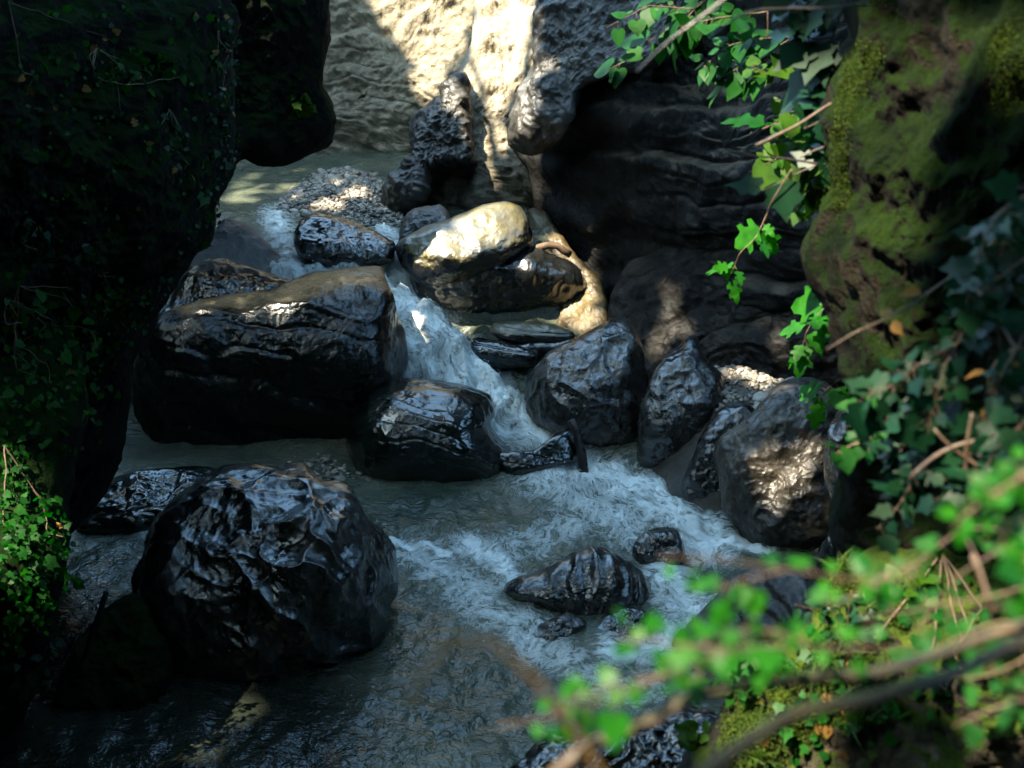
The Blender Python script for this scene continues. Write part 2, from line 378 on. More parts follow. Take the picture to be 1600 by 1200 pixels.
    rock('mossy_cliff', 'near dark cliff covered in moss, ivy and fallen leaves along the left bank', 'cliff',
         [(-170, 300), (-150, 0), (-100, -70), (120, -70), (250, -45), (330, -25), (350, -12), (354, 5), (372, 28), (362, 80), (370, 150), (369, 215), (374, 250), (367, 285), (346, 328), (333, 378), (302, 398), (283, 430), (262, 470), (246, 500), (226, 530), (206, 570), (199, 640), (184, 700), (166, 745), (140, 790), (112, 825), (100, 870), (88, 940), (60, 1060), (0, 1200), (-100, 1300), (-170, 1250)],
         [(200, 250, 14.0, (.91, -.39, .10)), (180, 560, 14.6, (.75, -.55, -.35)), (60, 930, 13.5, (.7, -.6, -.4))], MOSSDARK,
         lambda p, n: .22*fbm(p, .5, 4, seed=61) + .09*ridged(p, 1.3, 4, seed=62) + .06*fbm(p, 3.5, 3, seed=64) + .03*fbm(p, 11, 3, seed=63),
         back=2, nt=420, nr=260, centre=(80, 400), rnd=.7, soft=.3, dense=1.2)
    rock('mossy_rock', 'mossy rock overgrown with ivy at the foot of the dark left cliff', 'rock',
         [(-170, 1250), (-200, 700), (-170, 440), (0, 445), (75, 470), (122, 540), (132, 620), (118, 700), (104, 770), (102, 850), (92, 900), (70, 1000), (40, 1120), (0, 1200)],
         [(20, 800, 11.9, (.55, -.55, .63)), (70, 560, 12.3, (.5, -.6, .62)), (60, 930, 11.6, (.5, -.8, -.3))], MOSSDARK,
         lambda p, n: .12*fbm(p, .8, 4, seed=65) + .06*ridged(p, 1.5, 3, seed=66) + .03*fbm(p, 7, 3, seed=67), rnd=.3, back=1.2, nt=260, nr=110)
    rock('mossy_cliff', 'near green mossy cliff with a tan scar on the right, ivy hanging beside it', 'cliff',
         [(1336, -900), (1344, -200), (1345, 0), (1350, 55), (1318, 108), (1305, 160), (1306, 215), (1318, 270), (1300, 330), (1281, 395), (1283, 440), (1318, 490), (1332, 540), (1352, 620), (1345, 700), (1320, 790), (1318, 860), (1400, 930), (1700, 1000), (2300, 950), (2300, -900)],
         [(1420, 300, 6.9, (-.62, -.78, .05)), (1345, 135, 7.1, (-.6, -.5, .62)), (1330, 420, 7.2, (-.75, -.62, .2)), (1500, 120, 6.8, (-.3, -.8, .5)), (1400, 650, 6.9, (-.5, -.86, -.05))], MOSSRIGHT,
         lambda p, n: .08*fbm(p, .9, 4, seed=71) + .085*ridged(p*[1, 1, .4], 1.9, 4, seed=72) + .05*ridged(p, 3.2, 3, seed=75) + .035*fbm(p, 6, 4, seed=73) + .012*fbm(p, 25, 2, seed=74),
         back=2.5, nt=380, nr=200, centre=(1450, 380), rnd=.35, dense=1.2)
    rock('mossy_bank', 'sunlit mossy boulder bank with grass at the lower right edge of the river', 'bank',
         [(1130, 1120), (1165, 1062), (1215, 1015), (1268, 975), (1282, 925), (1310, 890), (1360, 862), (1425, 832), (1480, 818), (1620, 800), (1900, 850), (2100, 1200), (1900, 1700), (900, 1700), (1040, 1230)],
         [(1350, 930, 6.6, (-.35, -.42, .83)), (1250, 1100, 5.8, (-.25, -.45, .85)), (1220, 1010, 6.5, (-.75, -.5, .42)), (1300, 960, 6.5, (-.4, -.85, .3))], MOSSBANK,
         lambda p, n: .14*fbm(p, 1.0, 4, seed=81) + .05*ridged(p, 2.2, 4, seed=82) + .02*fbm(p, 9, 3, seed=83),
         back=1.2, nt=320, nr=160, centre=(1420, 1080), rnd=.3)
    rock('rock_outcrop', 'rough grey crag standing out of the dark wall at its upper left edge', 'rock',
         [(850, -80), (843, 0), (838, 95), (815, 135), (797, 190), (801, 225), (826, 236), (868, 222), (892, 180), (905, 140), (960, 112), (1005, 105), (1050, 70), (1110, -80)],
         [(880, 100, 23.3, (-.42, -.62, .66)), (835, 190, 23.5, (-.5, -.72, .48)), (850, 222, 23.5, (-.3, -.9, -.3))], NOSE,
         lambda p, n: .12*fbm(p, 1.0, 4, seed=36) + .09*ridged(p, 1.7, 4, seed=37) + .03*ridged(p, 5, 3, seed=38), rnd=.3, back=1.2, nt=300, nr=110, centre=(890, 70))
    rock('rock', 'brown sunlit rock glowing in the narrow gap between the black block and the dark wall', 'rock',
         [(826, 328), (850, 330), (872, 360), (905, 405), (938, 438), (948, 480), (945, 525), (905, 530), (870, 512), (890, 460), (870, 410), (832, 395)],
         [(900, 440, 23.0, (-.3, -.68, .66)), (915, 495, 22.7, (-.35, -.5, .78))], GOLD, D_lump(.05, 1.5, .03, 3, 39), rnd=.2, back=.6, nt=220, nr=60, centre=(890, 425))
    # --- boulders
    rock(B, 'large black scalloped boulder, biggest and nearest in the river, at the lower left', B,
         [(255, 1075), (232, 1025), (216, 960), (208, 910), (222, 862), (240, 815), (262, 790), (285, 768), (324, 740), (350, 730), (388, 726), (432, 728), (455, 720), (476, 721), (503, 745), (530, 752), (550, 764), (572, 808), (600, 830), (612, 850), (621, 880), (627, 910), (613, 950), (596, 1000), (570, 1062), (540, 1085), (470, 1090), (360, 1090), (300, 1085)],
         [(400, 860, 13.9, (-.12, -.58, .80)), (390, 990, 13.4, (-.12, -.95, .15)), (540, 930, 13.7, (.42, -.90, -.12)), (225, 950, 13.9, (-.85, -.5, .1)), (440, 745, 14.9, (0, -.12, .99)), (600, 870, 14.5, (.85, -.4, .3))],
         WET, D_scallop((.55, .2, -.75), 2.9, .105, 1, 2.8, .09), rnd=.45, back=1.2, nt=420, nr=160, centre=(420, 900))
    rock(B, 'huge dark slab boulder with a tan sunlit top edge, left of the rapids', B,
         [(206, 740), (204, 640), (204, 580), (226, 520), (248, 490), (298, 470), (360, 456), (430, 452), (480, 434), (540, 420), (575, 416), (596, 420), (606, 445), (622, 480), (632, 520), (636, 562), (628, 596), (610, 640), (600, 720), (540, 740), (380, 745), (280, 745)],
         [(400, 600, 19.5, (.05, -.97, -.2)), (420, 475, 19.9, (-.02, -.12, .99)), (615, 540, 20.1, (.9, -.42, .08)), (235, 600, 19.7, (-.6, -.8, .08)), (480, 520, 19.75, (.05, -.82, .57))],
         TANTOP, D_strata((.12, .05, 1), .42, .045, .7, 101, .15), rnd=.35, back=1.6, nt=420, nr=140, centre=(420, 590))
    rock(B, 'smooth dark boulder banded with curved ledges, in midstream below the rapids', B,
         [(540, 705), (543, 665), (560, 635), (575, 612), (600, 598), (640, 592), (690, 594), (735, 605), (765, 618), (772, 645), (766, 664), (790, 692), (825, 718), (805, 745), (760, 770), (660, 780), (590, 770), (550, 745)],
         [(660, 690, 18.55, (-.05, -.74, .67)), (670, 745, 18.35, (0, -.98, .1)), (680, 618, 19.0, (.1, -.22, .97)), (560, 680, 18.8, (-.75, -.55, .35)), (765, 680, 18.8, (.7, -.5, .5))],
         WETSM, D_strata((.22, .62, .78), .16, .017, 1.6, 111, .09, .004, .9), rnd=.75, back=.9, nt=380, nr=130, power=2.6)
    rock('rock', 'low smooth dark rock ridge trailing from the banded boulder to the driftwood stick', 'rock',
         [(765, 712), (800, 704), (835, 703), (868, 680), (896, 671), (906, 690), (902, 720), (850, 735), (790, 748)],
         [(840, 712, 18.9, (.1, -.7, .7)), (885, 690, 19.0, (.1, -.8, .6))], WETSM, D_strata((.2, .6, .78), .17, .012, .9, 112, .04, .004, .7), rnd=.3, back=.4, nt=200, nr=60)
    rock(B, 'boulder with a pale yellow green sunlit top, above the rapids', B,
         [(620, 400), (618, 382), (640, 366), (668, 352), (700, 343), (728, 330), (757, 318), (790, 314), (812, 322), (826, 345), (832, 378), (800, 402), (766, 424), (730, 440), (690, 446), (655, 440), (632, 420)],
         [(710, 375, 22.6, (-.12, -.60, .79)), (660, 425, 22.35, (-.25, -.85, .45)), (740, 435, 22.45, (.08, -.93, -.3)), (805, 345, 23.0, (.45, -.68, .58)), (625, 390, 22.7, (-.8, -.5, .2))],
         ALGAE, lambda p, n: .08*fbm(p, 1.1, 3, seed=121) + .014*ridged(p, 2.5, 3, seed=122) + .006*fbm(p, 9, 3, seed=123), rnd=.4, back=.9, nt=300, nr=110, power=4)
    rock('rock', 'black undercut block carrying the yellow topped boulder', 'rock',
         [(634, 420), (660, 405), (720, 412), (770, 408), (826, 385), (866, 397), (902, 418), (916, 450), (906, 480), (882, 508), (840, 540), (780, 545), (720, 530), (668, 500), (648, 460)],
         [(720, 470, 23.0, (-.1, -.9, -.42)), (850, 450, 22.9, (.12, -.9, -.4)), (870, 412, 23.0, (.25, -.6, .75)), (655, 450, 22.9, (-.8, -.55, .1))],
         WET, D_lump(.08, 1.0, .03, 2, 131, .008), rnd=.3, back=1.0, nt=300, nr=90)
    rock('rock', 'grey wet rock tucked behind the left end of the yellow topped boulder', 'rock',
         [(622, 385), (626, 350), (648, 326), (688, 321), (704, 342), (702, 370), (660, 392), (632, 398)],
         [(660, 352, 23.8, (-.3, -.6, .75)), (640, 375, 23.7, (-.4, -.9, .1))], NOSE, D_lump(.07, 1.4, .04, 3, 141), rnd=.3, back=.5, nt=180, nr=60)
    rock('rock_slab', 'thin tilted dark slab at the edge of the white rapids, lower of two', 'rock slab',
         [(735, 550), (737, 530), (752, 527), (790, 536), (838, 549), (836, 572), (800, 574), (770, 570), (745, 562)],
         [(780, 545, 21.3, (-.1, -.45, .89)), (780, 560, 21.2, (-.1, -.95, -.2))], WETSM, D_strata((.1, .1, 1), .12, .02, .5, 151, .03, .006), rnd=.2, back=.5, nt=180, nr=50)
    rock('rock_slab', 'thin flat slab with a greenish top wedged beneath the black block', 'rock slab',
         [(767, 520), (772, 506), (806, 502), (862, 506), (897, 519), (890, 538), (850, 545), (810, 538), (782, 532)],
         [(830, 515, 21.8, (-.05, -.4, .9)), (830, 532, 21.7, (0, -.95, -.2))], ALGAE, D_strata((.1, .1, 1), .12, .02, .5, 152, .03, .006), rnd=.2, back=.5, nt=180, nr=50)
    rock('rock', 'black rock in deep shade under the two thin slabs', 'rock',
         [(760, 570), (790, 540), (860, 535), (905, 530), (900, 580), (880, 620), (830, 615), (780, 600)],
         [(840, 570, 21.6, (0, -.96, -.2))], WET, D_lump(.06, 1.5, .03, 3, 153), rnd=.25, back=.4, nt=160, nr=40)
    rock(B, 'rounded wet grey boulder with rippled face, right of the white rapids', B,
         [(818, 655), (816, 625), (828, 585), (856, 552), (905, 527), (950, 503), (978, 500), (996, 520), (1006, 560), (1014, 605), (1010, 655), (994, 700), (945, 715), (893, 700), (845, 672)],
         [(920, 575, 19.9, (-.28, -.56, .78)), (940, 640, 19.6, (.05, -.97, .05)), (850, 630, 19.8, (-.7, -.62, .35)), (1000, 600, 19.95, (.8, -.5, .2))],
         WETBR, D_scallop((.1, .3, -.9), 3.0, .065, 16, 2.0, .06), rnd=.4, back=.9, nt=340, nr=120)
    rock(B, 'blocky wet boulder between the rippled grey boulder and the tan dappled one', B,
         [(998, 715), (1004, 640), (1016, 595), (1038, 560), (1065, 545), (1082, 530), (1095, 556), (1128, 588), (1143, 620), (1138, 680), (1110, 735), (1062, 765), (1018, 745)],
         [(1060, 590, 19.1, (-.15, -.5, .85)), (1050, 690, 18.75, (-.15, -.97, .1)), (1125, 660, 18.95, (.75, -.62, .1)), (1055, 630, 18.85, (-.2, -.8, .55))],
         WETBR, D_lump(.10, 1.1, .045, 1.9, 171, .008), rnd=.35, back=.8, nt=300, nr=100)
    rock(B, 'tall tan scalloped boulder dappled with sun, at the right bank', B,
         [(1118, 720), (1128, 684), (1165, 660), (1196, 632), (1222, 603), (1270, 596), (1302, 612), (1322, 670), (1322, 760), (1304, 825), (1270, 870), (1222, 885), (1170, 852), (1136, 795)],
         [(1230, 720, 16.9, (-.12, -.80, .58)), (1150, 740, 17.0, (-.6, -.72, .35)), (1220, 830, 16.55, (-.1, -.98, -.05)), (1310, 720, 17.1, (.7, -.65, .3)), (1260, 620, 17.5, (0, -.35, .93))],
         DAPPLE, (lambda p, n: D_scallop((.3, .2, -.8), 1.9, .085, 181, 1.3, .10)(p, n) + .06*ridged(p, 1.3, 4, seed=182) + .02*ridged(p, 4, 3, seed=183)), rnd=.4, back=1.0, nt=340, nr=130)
    rock('rock', 'black ribbed rock with parallel ridges breaking the pool', 'rock',
         [(785, 928), (790, 912), (812, 900), (850, 888), (900, 862), (926, 853), (960, 866), (1000, 890), (1022, 925), (1012, 962), (960, 985), (900, 978), (840, 950)],
         [(900, 905, 15.0, (-.25, -.55, .8)), (920, 955, 14.8, (0, -.97, .1)), (1000, 920, 15.1, (.7, -.5, .5))],
         WET, lambda p, n: .05*fbm(p, 1.2, 3, seed=191) + flutes(p, (.9, .2, -.45), .21, .02, 1.0, .7, 191)*(.6 + .8*sstep(-.3, .4, fbm(p, 1.5, 2))) + .008*fbm(p, 12, 3, seed=192), rnd=.3, back=.5, nt=300, nr=100)
    rock('rock', 'small pointed wet rock just in front of the ribbed rock, left one', 'rock',
         [(824, 1008), (838, 985), (858, 968), (890, 960), (914, 975), (895, 995), (855, 1015)],
         [(870, 980, 14.4, (-.2, -.6, .77))], WETBR, D_lump(.04, 2, .03, 4, 193), rnd=.2, back=.3, nt=160, nr=50)
    rock('rock', 'small dark knob against the right foot of the ribbed rock', 'rock',
         [(925, 995), (945, 965), (985, 945), (1012, 955), (1008, 985), (965, 1010)],
         [(970, 970, 14.55, (0, -.6, .8))], WET, D_lump(.04, 2, .03, 4, 194), rnd=.2, back=.3, nt=160, nr=50)
    rock('rock', 'small rounded black rock in the foam upstream of the ribbed rock', 'rock',
         [(988, 860), (1000, 838), (1030, 825), (1058, 832), (1068, 868), (1050, 900), (1005, 890)],
         [(1030, 855, 16.1, (-.1, -.6, .8)), (1030, 880, 16.0, (0, -.98, .1))], WET, D_lump(.05, 1.6, .03, 3, 195), rnd=.25, back=.35, nt=180, nr=60)
    rock('rock', 'long tilted grey rock with ridged face sloping up beside the mossy bank', 'rock',
         [(1040, 1030), (1062, 990), (1105, 945), (1148, 897), (1188, 880), (1240, 888), (1300, 930), (1290, 990), (1210, 1030), (1130, 1060), (1070, 1060)],
         [(1140, 950, 14.0, (-.45, -.55, .7)), (1180, 990, 13.6, (-.1, -.95, -.1))], NOSE,
         lambda p, n: .06*fbm(p, 1.2, 3, seed=196) + flutes(p, (.7, -.2, .8), .22, .025, 1.1, .8, 196) + .01*fbm(p, 12, 3, seed=197), rnd=.3, back=.7, nt=260, nr=90)
    rock('rock', 'low black rock at the lip of the upper pool beside the gravel bank', 'rock',
         [(458, 375), (468, 348), (498, 335), (545, 342), (588, 362), (614, 382), (612, 408), (560, 418), (500, 412), (468, 398)],
         [(530, 370, 23.3, (.05, -.5, .86)), (530, 395, 23.0, (0, -.96, .1))], WET, lambda p, n: .09*fbm(p, 1.0, 3, seed=201) + .04*ridged(p, 1.8, 3, seed=202) + .015*fbm(p, 9, 3), rnd=.3, back=.5, nt=240, nr=70)
    rock('rock', 'grey wet rock in the mist at the left cliff, farther of two', 'rock',
         [(290, 440), (305, 400), (328, 365), (352, 341), (380, 350), (418, 384), (442, 412), (430, 440), (350, 455)],
         [(370, 390, 22.8, (.3, -.65, .7))], NOSE, D_lump(.07, 1.4, .04, 3, 202), rnd=.3, back=.6, nt=200, nr=70)
    rock('rock', 'dark wet rock between the left cliff and the huge slab boulder, nearer of two', 'rock',
         [(225, 520), (262, 478), (288, 432), (330, 406), (372, 411), (420, 428), (456, 440), (450, 475), (340, 520)],
         [(350, 440, 21.4, (.1, -.6, .78))], WET, D_lump(.08, 1.3, .05, 2.6, 203), rnd=.3, back=.6, nt=200, nr=70)
    rock('rock_ledge', 'low rippled wet ledge by the left bank behind the scalloped boulder', 'rock ledge',
         [(118, 830), (140, 790), (165, 755), (205, 738), (280, 730), (340, 738), (340, 790), (250, 825), (190, 840)],
         [(230, 775, 17.3, (-.05, -.3, .95)), (200, 815, 16.9, (0, -.9, .4))], WETSM,
         lambda p, n: .04*fbm(p, 1.2, 3, seed=204) + .04*ridged(p, 1.6, 3, seed=205) + .012*ridged(p*[1, 2.5, 1], 3, 3, seed=207) + .006*fbm(p, 9, 3, seed=206), rnd=.25, back=.6, nt=240, nr=80)
    rock('rock', 'black rock in shade between the scalloped boulder and the left bank', 'rock',
         [(80, 1120), (105, 1050), (140, 985), (175, 945), (215, 930), (250, 975), (270, 1060), (240, 1110), (140, 1130)],
         [(170, 990, 13.4, (-.05, -.8, .6))], MOSSDARK, D_lump(.1, 1.1, .06, 2.5, 207), rnd=.35, back=.6, nt=240, nr=70)
    rock('rock', 'dark speckled wet rock at the foot of the mossy bank, bottom edge', 'rock',
         [(790, 1240), (828, 1180), (870, 1150), (930, 1158), (990, 1140), (1050, 1105), (1110, 1112), (1160, 1160), (1180, 1330), (800, 1330)],
         [(980, 1180, 8.6, (-.2, -.6, .77))], WET, D_lump(.08, 1.6, .05, 4, 208, .02), rnd=.25, back=.7, nt=280, nr=90)
    rock('rock', 'low dark rock in shade wedged between the blocky boulder and the tan dappled one', 'rock',
         [(1068, 775), (1086, 710), (1108, 662), (1132, 640), (1162, 632), (1186, 662), (1186, 740), (1165, 825), (1100, 830)],
         [(1130, 670, 18.0, (-.2, -.7, .68)), (1130, 720, 17.8, (-.1, -.98, .1))], WETBR, D_lump(.08, 1.3, .05, 2.5, 210), rnd=.3, back=.5, nt=200, nr=60)
    rock('rock', 'dark rock hidden in shade between the dappled boulder and the right cliff', 'rock',
         [(1290, 700), (1318, 640), (1370, 630), (1400, 760), (1400, 900), (1330, 940), (1270, 900), (1300, 820)],
         [(1340, 780, 15.5, (-.5, -.85, .1))], WET, D_lump(.1, 1.3, .06, 2.5, 209), rnd=.3, back=.6, nt=220, nr=70)
add_rocks()

# ------------------------------------------------------------------ ground and water
def grid(x0, x1, y0, y1, step):
    xs = np.arange(x0, x1 + step, step); ys = np.arange(y0, y1 + step, step)
    X, Y = np.meshgrid(xs, ys); nx, ny = len(xs), len(ys)
    I = np.arange(nx*ny).reshape(ny, nx)
    Q = np.stack([I[:-1, :-1], I[:-1, 1:], I[1:, 1:], I[1:, :-1]], -1).reshape(-1, 4)
    return X.ravel(), Y.ravel(), Q
def water_z(x, y):
    p = np.stack([x, y, 0*x], 1)
    yy = y + .25*fbm(p, .7, 2, seed=300)
    drop = .75*np.maximum(sstep(.95, 1.5, x - .12*(y - 21) + .75*sstep(22.6, 23.2, y))*sstep(20.2, 21.2, y)*sstep(29, 25, y),
                          sstep(.05, .6, x + y - 20.5)*sstep(20.0, 20.7, y)*sstep(23.6, 22.9, y))
    return -1.25*drop + np.interp(yy, [0, 19.3, 19.9, 20.7, 21.4, 22.07, 22.7, 24.5, 40], [0, 0, .12, .6, 1.2, 1.52, 1.78, 1.97, 2.02])

x, y, Q = grid(-40, 40, -30, 60, .5)
p = np.stack([x, y, 0*x], 1)
zz = np.where(np.abs(x) < 9, -1.2, 0) + np.interp(y, [0, 19, 24, 60], [0, 0, 1.4, 3]) - .6 + .35*fbm(p, .3, 3) + sstep(7.5, 11, np.abs(x))*10.5
obj('ground', np.stack([x, y, zz], 1), Q, MOSSDARK, kind='structure', label='silty river bed and valley floor under the water', cat='ground')

FOAM = [  # polyline px, width px, strength
    ([(616, 400), (630, 445), (640, 485), (690, 540), (750, 585), (795, 640), (850, 690)], 58, .70),
    ([(640, 520), (660, 570), (720, 600), (790, 670)], 50, .68),
    ([(430, 340), (445, 395), (470, 425), (540, 410), (610, 405)], 34, .6),
    ([(590, 345), (612, 372)], 24, .7),
    ([(380, 440), (430, 430), (480, 425)], 30, .62),
    ([(870, 725), (960, 745), (1040, 790), (1110, 850)], 62, .72),
    ([(850, 750), (920, 790), (1000, 830)], 70, .55),
    ([(760, 870), (830, 850), (900, 820)], 50, .5),
    ([(650, 870), (700, 905), (770, 950), (840, 1010)], 70, .52),
    ([(730, 850), (780, 880), (800, 915)], 35, .66),
    ([(1030, 900), (1080, 950), (1050, 1010), (960, 1020)], 55, .66),
    ([(1130, 848), (1165, 850), (1195, 860)], 18, 1.0),
    ([(612, 846), (660, 853), (700, 866)], 8, .9),
    ([(215, 830), (290, 845), (330, 850)], 16, .62),
    ([(860, 1020), (930, 1060), (1000, 1080)], 60, .45),
]
def foam_at(px, py):
    f = np.zeros(len(px)); q = np.stack([px, py*1.4], 1)
    for pl, w, s in FOAM:
        pl = np.array(pl, float)*[1, 1.4]
        for a, b in zip(pl[:-1], pl[1:]):
            ab = b - a; t = np.clip(((q - a)@ab)/(ab@ab), 0, 1)
            d = np.linalg.norm(q - (a + t[:, None]*ab), axis=1)
            f = np.maximum(f, s*np.exp(-(d/w)**2*1.2))
    return f
x, y, Q = grid(-8.5, 7.5, 7.5, 33, .045)
z = water_z(x, y)
V0 = np.stack([x, y, z], 1); px, py, _ = proj(V0); fo = foam_at(px, py)
p = np.stack([x, y, 0*x], 1)
slope = np.clip((z - .02)*4, 0, 1)*np.clip((1.95 - z)*6, 0, 1)
q = p*[1, .6, 1]
turb = fo*np.maximum(slope, .3)
z = z + (.030 + .26*turb)*fbm(q, 1.7, 5, .55, seed=301) + (.012 + .13*turb)*ridged(q, 2.6, 4, seed=302) + (.034 + .03*fo)*fbm(p*[1, .6, 1], 2.4, 3, .45, seed=303)*(.5 + .8*sstep(-.3, .4, fbm(p, .5, 2, seed=305))) + .007*fbm(p, 9, 2, seed=304)
def water_mat():
    t = NT('river_water')
    co = t.n('TexCoord').outputs['Object']
    A = t.n('Attribute', _attribute_name='foam').outputs['Fac']
    fu = t.n('Attribute', _attribute_name='across').outputs['Fac']; fv = t.n('Attribute', _attribute_name='along').outputs['Fac']
    fl = t.n('CombineXYZ', X=fu, Y=fv).outputs[0]
    w = t.n('TexNoise', Vector=co, Scale=1.5, Detail=4).outputs['Color']
    wv = t.n('VectorMath', _operation='MULTIPLY_ADD', i0=w, i1=(.75, .75, .75), i2=fl).outputs[0]
    n1 = t.noise(t.n('Mapping', Vector=wv, Scale=(1.5, .8, 1)).outputs[0], 2.2, 6, .62, .5)
    n2 = t.noise(t.n('Mapping', Vector=wv, Scale=(1.6, .6, 1)).outputs[0], 6.5, 5, .65, .4)
    n3 = t.noise(t.n('Mapping', Vector=wv, Scale=(1.5, .6, 1)).outputs[0], 21, 4, .65)
    r1 = t.math('SUBTRACT', 1, t.math('ABSOLUTE', t.math('MULTIPLY_ADD', n1, 5, -2.5)))
    r2 = t.math('SUBTRACT', 1, t.math('ABSOLUTE', t.math('MULTIPLY_ADD', n2, 5, -2.5)))
    s = t.math('ADD', t.math('MULTIPLY', r1, .40), t.math('MULTIPLY', r2, .42))
    s = t.math('ADD', s, t.math('MULTIPLY', n3, .45))
    fac = t.rng(t.math('ADD', t.math('MULTIPLY', A, 1.45), t.math('MULTIPLY_ADD', s, 1.25, -1.40)), .0, .62, 0, .97)
    base = t.mix(t.rng(t.noise(co, .8, 4), .35, .65, 0, 1), (.032, .046, .034), (.085, .093, .066))
    base = t.mix(t.n('Attribute', _attribute_name='deep').outputs['Fac'], base, (.003, .005, .004))  # shade over the lower-left pool, painted into the water colour
    base = t.mix(t.rng(A, .05, .6, 0, .85), base, (.125, .155, .12))
    col = t.mix(fac, base, (.74, .79, .77))
    t.set('Base Color', col); t.set('Roughness', t.rng(fac, 0, .8, .05, .55)); t.set('IOR', 1.33); t.set('Specular IOR Level', .55)
    rip = t.noise(t.n('Mapping', Vector=wv, Scale=(1, .9, 1)).outputs[0], 5, 4, .55, .6)
    h = t.math('ADD', t.math('ADD', rip, t.math('MULTIPLY', t.noise(co, 15, 2, .5, .5), .22)), t.math('MULTIPLY', fac, .6))
    t.set('Normal', t.n('Bump', Strength=.9, Distance=.06, Height=h).outputs[0])
    return t.m
pw = sstep(19.0, 20.0, y); rr_ = np.hypot(x - .7, y - 20.3); th_ = np.arctan2(x - .7, 20.3 - y)
across = pw*(.73*x + .68*(y - 21)) + (1 - pw)*th_*3.2; along = pw*(.68*x - .73*(y - 21)) + (1 - pw)*rr_
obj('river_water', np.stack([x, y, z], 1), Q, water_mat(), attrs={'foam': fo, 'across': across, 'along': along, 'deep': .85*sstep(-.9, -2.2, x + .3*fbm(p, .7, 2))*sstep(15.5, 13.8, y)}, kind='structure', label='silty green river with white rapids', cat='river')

# spray thrown up by the rapids
r_ = np.random.default_rng(55); sel = np.where((fo > .55) & (y > 18.6) & (y < 24))[0]; sel = r_.choice(sel, 900)
c_ = np.stack([x[sel] + r_.normal(0, .04, 900), y[sel] + r_.normal(0, .04, 900), z[sel] + .02 + r_.exponential(.055, 900)], 1)
o_ = np.array([(1, 0, 0), (-1, 0, 0), (0, 1, 0), (0, -1, 0), (0, 0, 1.3), (0, 0, -1.3)]); f_ = np.array([(0, 2, 4), (2, 1, 4), (1, 3, 4), (3, 0, 4), (2, 0, 5), (1, 2, 5), (3, 1, 5), (0, 3, 5)])
sp_ = NT('spray'); sp_.set('Base Color', (.7, .76, .76, 1)); sp_.set('Roughness', .2)
obj('water_spray', (c_[:, None] + o_[None]*r_.uniform(.004, .011, 900)[:, None, None]).reshape(-1, 3), (f_[None] + (np.arange(900)*6)[:, None, None]).reshape(-1, 3), sp_.m, kind='stuff', label='white droplets thrown up over the rapids', cat='spray')

# pebbles
_ico = None
def pebbles(name, centre_fn, n, size, seed, **kw):
    r = np.random.default_rng(seed)
    import bmesh
    bm = bmesh.new(); bmesh.ops.create_icosphere(bm, subdivisions=2, radius=1)
    bv = np.array([v.co[:] for v in bm.verts]); bf = np.array([[v.index for v in f.verts] for f in bm.faces]); bm.free()
    pts = centre_fn(r, n); n = len(pts)
    Vs, Fs, A = [], [], []
    for i, c in enumerate(pts):
        s = size*math.exp(r.normal(0, .45)); sc = np.array([1, r.uniform(.6, 1), r.uniform(.4, .75)])*s
        a = r.uniform(0, 6.28); ca, sa = math.cos(a), math.sin(a)
        v = bv*(1 + .25*pnoise(bv*1.3 + r.uniform(0, 90, 3))[:, None])*sc
        v = v@np.array([[ca, sa, 0], [-sa, ca, 0], [0, 0, 1]])
        tl = r.normal(0, .25, 2); v[:, 2] += v[:, 0]*tl[0] + v[:, 1]*tl[1]
        Vs.append(v + c); Fs.append(bf + i*len(bv)); A.append(np.full(len(bv), r.uniform()))
    return obj(name, np.concatenate(Vs), np.concatenate(Fs), PEB, attrs={'rnd': np.concatenate(A)}, **kw)
def inside(px, py, poly):
    poly = np.asarray(poly, float); c = np.zeros(np.shape(px), bool); j = len(poly) - 1
    for i in range(len(poly)):
        xi, yi = poly[i]; xj, yj = poly[j]
        hit = ((yi > py) != (yj > py)) & (px < (xj - xi)*(py - yi)/((yj - yi) + 1e-12) + xi)
        c ^= hit; j = i
    return c
def bar_mound(poly, zc, peak, mat, name, **kw):
    """a low gravel mound over the patch that the outline covers on the level zc"""
    g = PZ(np.array([q[0] for q in poly], float), np.array([q[1] for q in poly], float), zc)
    lo, hi = g.min(0) - .9, g.max(0) + .9
    x, y, Q = grid(lo[0], hi[0], lo[1], hi[1], .08)
    d = np.full(len(x), 9.0); q = np.stack([x, y], 1); gp = g[:, :2]
    for a, b in zip(gp, np.roll(gp, -1, 0)):
        ab = b - a; t = np.clip(((q - a)@ab)/(ab@ab), 0, 1); d = np.minimum(d, np.linalg.norm(q - (a + t[:, None]*ab), axis=1))
    ins = inside(x, y, gp); sd = np.where(ins, d, -d)
    p = np.stack([x, y, 0*x], 1)
    z = zc + peak*sstep(-.2, .9, sd) - .05 + .03*fbm(p, 2, 3) - 1.1*np.maximum(-.05 - sd, 0)
    o = obj(name, np.stack([x, y, z], 1), Q, mat, **kw)
    def fn(r, n):
        i = r.integers(0, len(x), n*3); i = i[sd[i] > -.12][:n]
        return np.stack([x[i] + r.uniform(-.04, .04, len(i)), y[i] + r.uniform(-.04, .04, len(i)), z[i] + .01], 1)
    return o, fn
o, fn = bar_mound([(430, 330), (455, 295), (500, 268), (545, 262), (590, 275), (618, 300), (630, 350), (560, 352), (500, 338)], 2.0, .24, EARTH, 'gravel_bar', kind='structure', label='pale gravel bar at the edge of the upper pool', cat='gravel')
pebbles('gravel', fn, 4200, .032, 5, kind='stuff', label='pale grey and tan pebbles of the upper gravel bar', cat='gravel')
o, fn = bar_mound([(1090, 600), (1115, 572), (1160, 572), (1240, 600), (1230, 640), (1180, 655), (1140, 650)], 1.05, .2, EARTH, 'gravel_pocket', kind='structure', label='gravel pocket between boulders at the foot of the dark wall', cat='gravel')
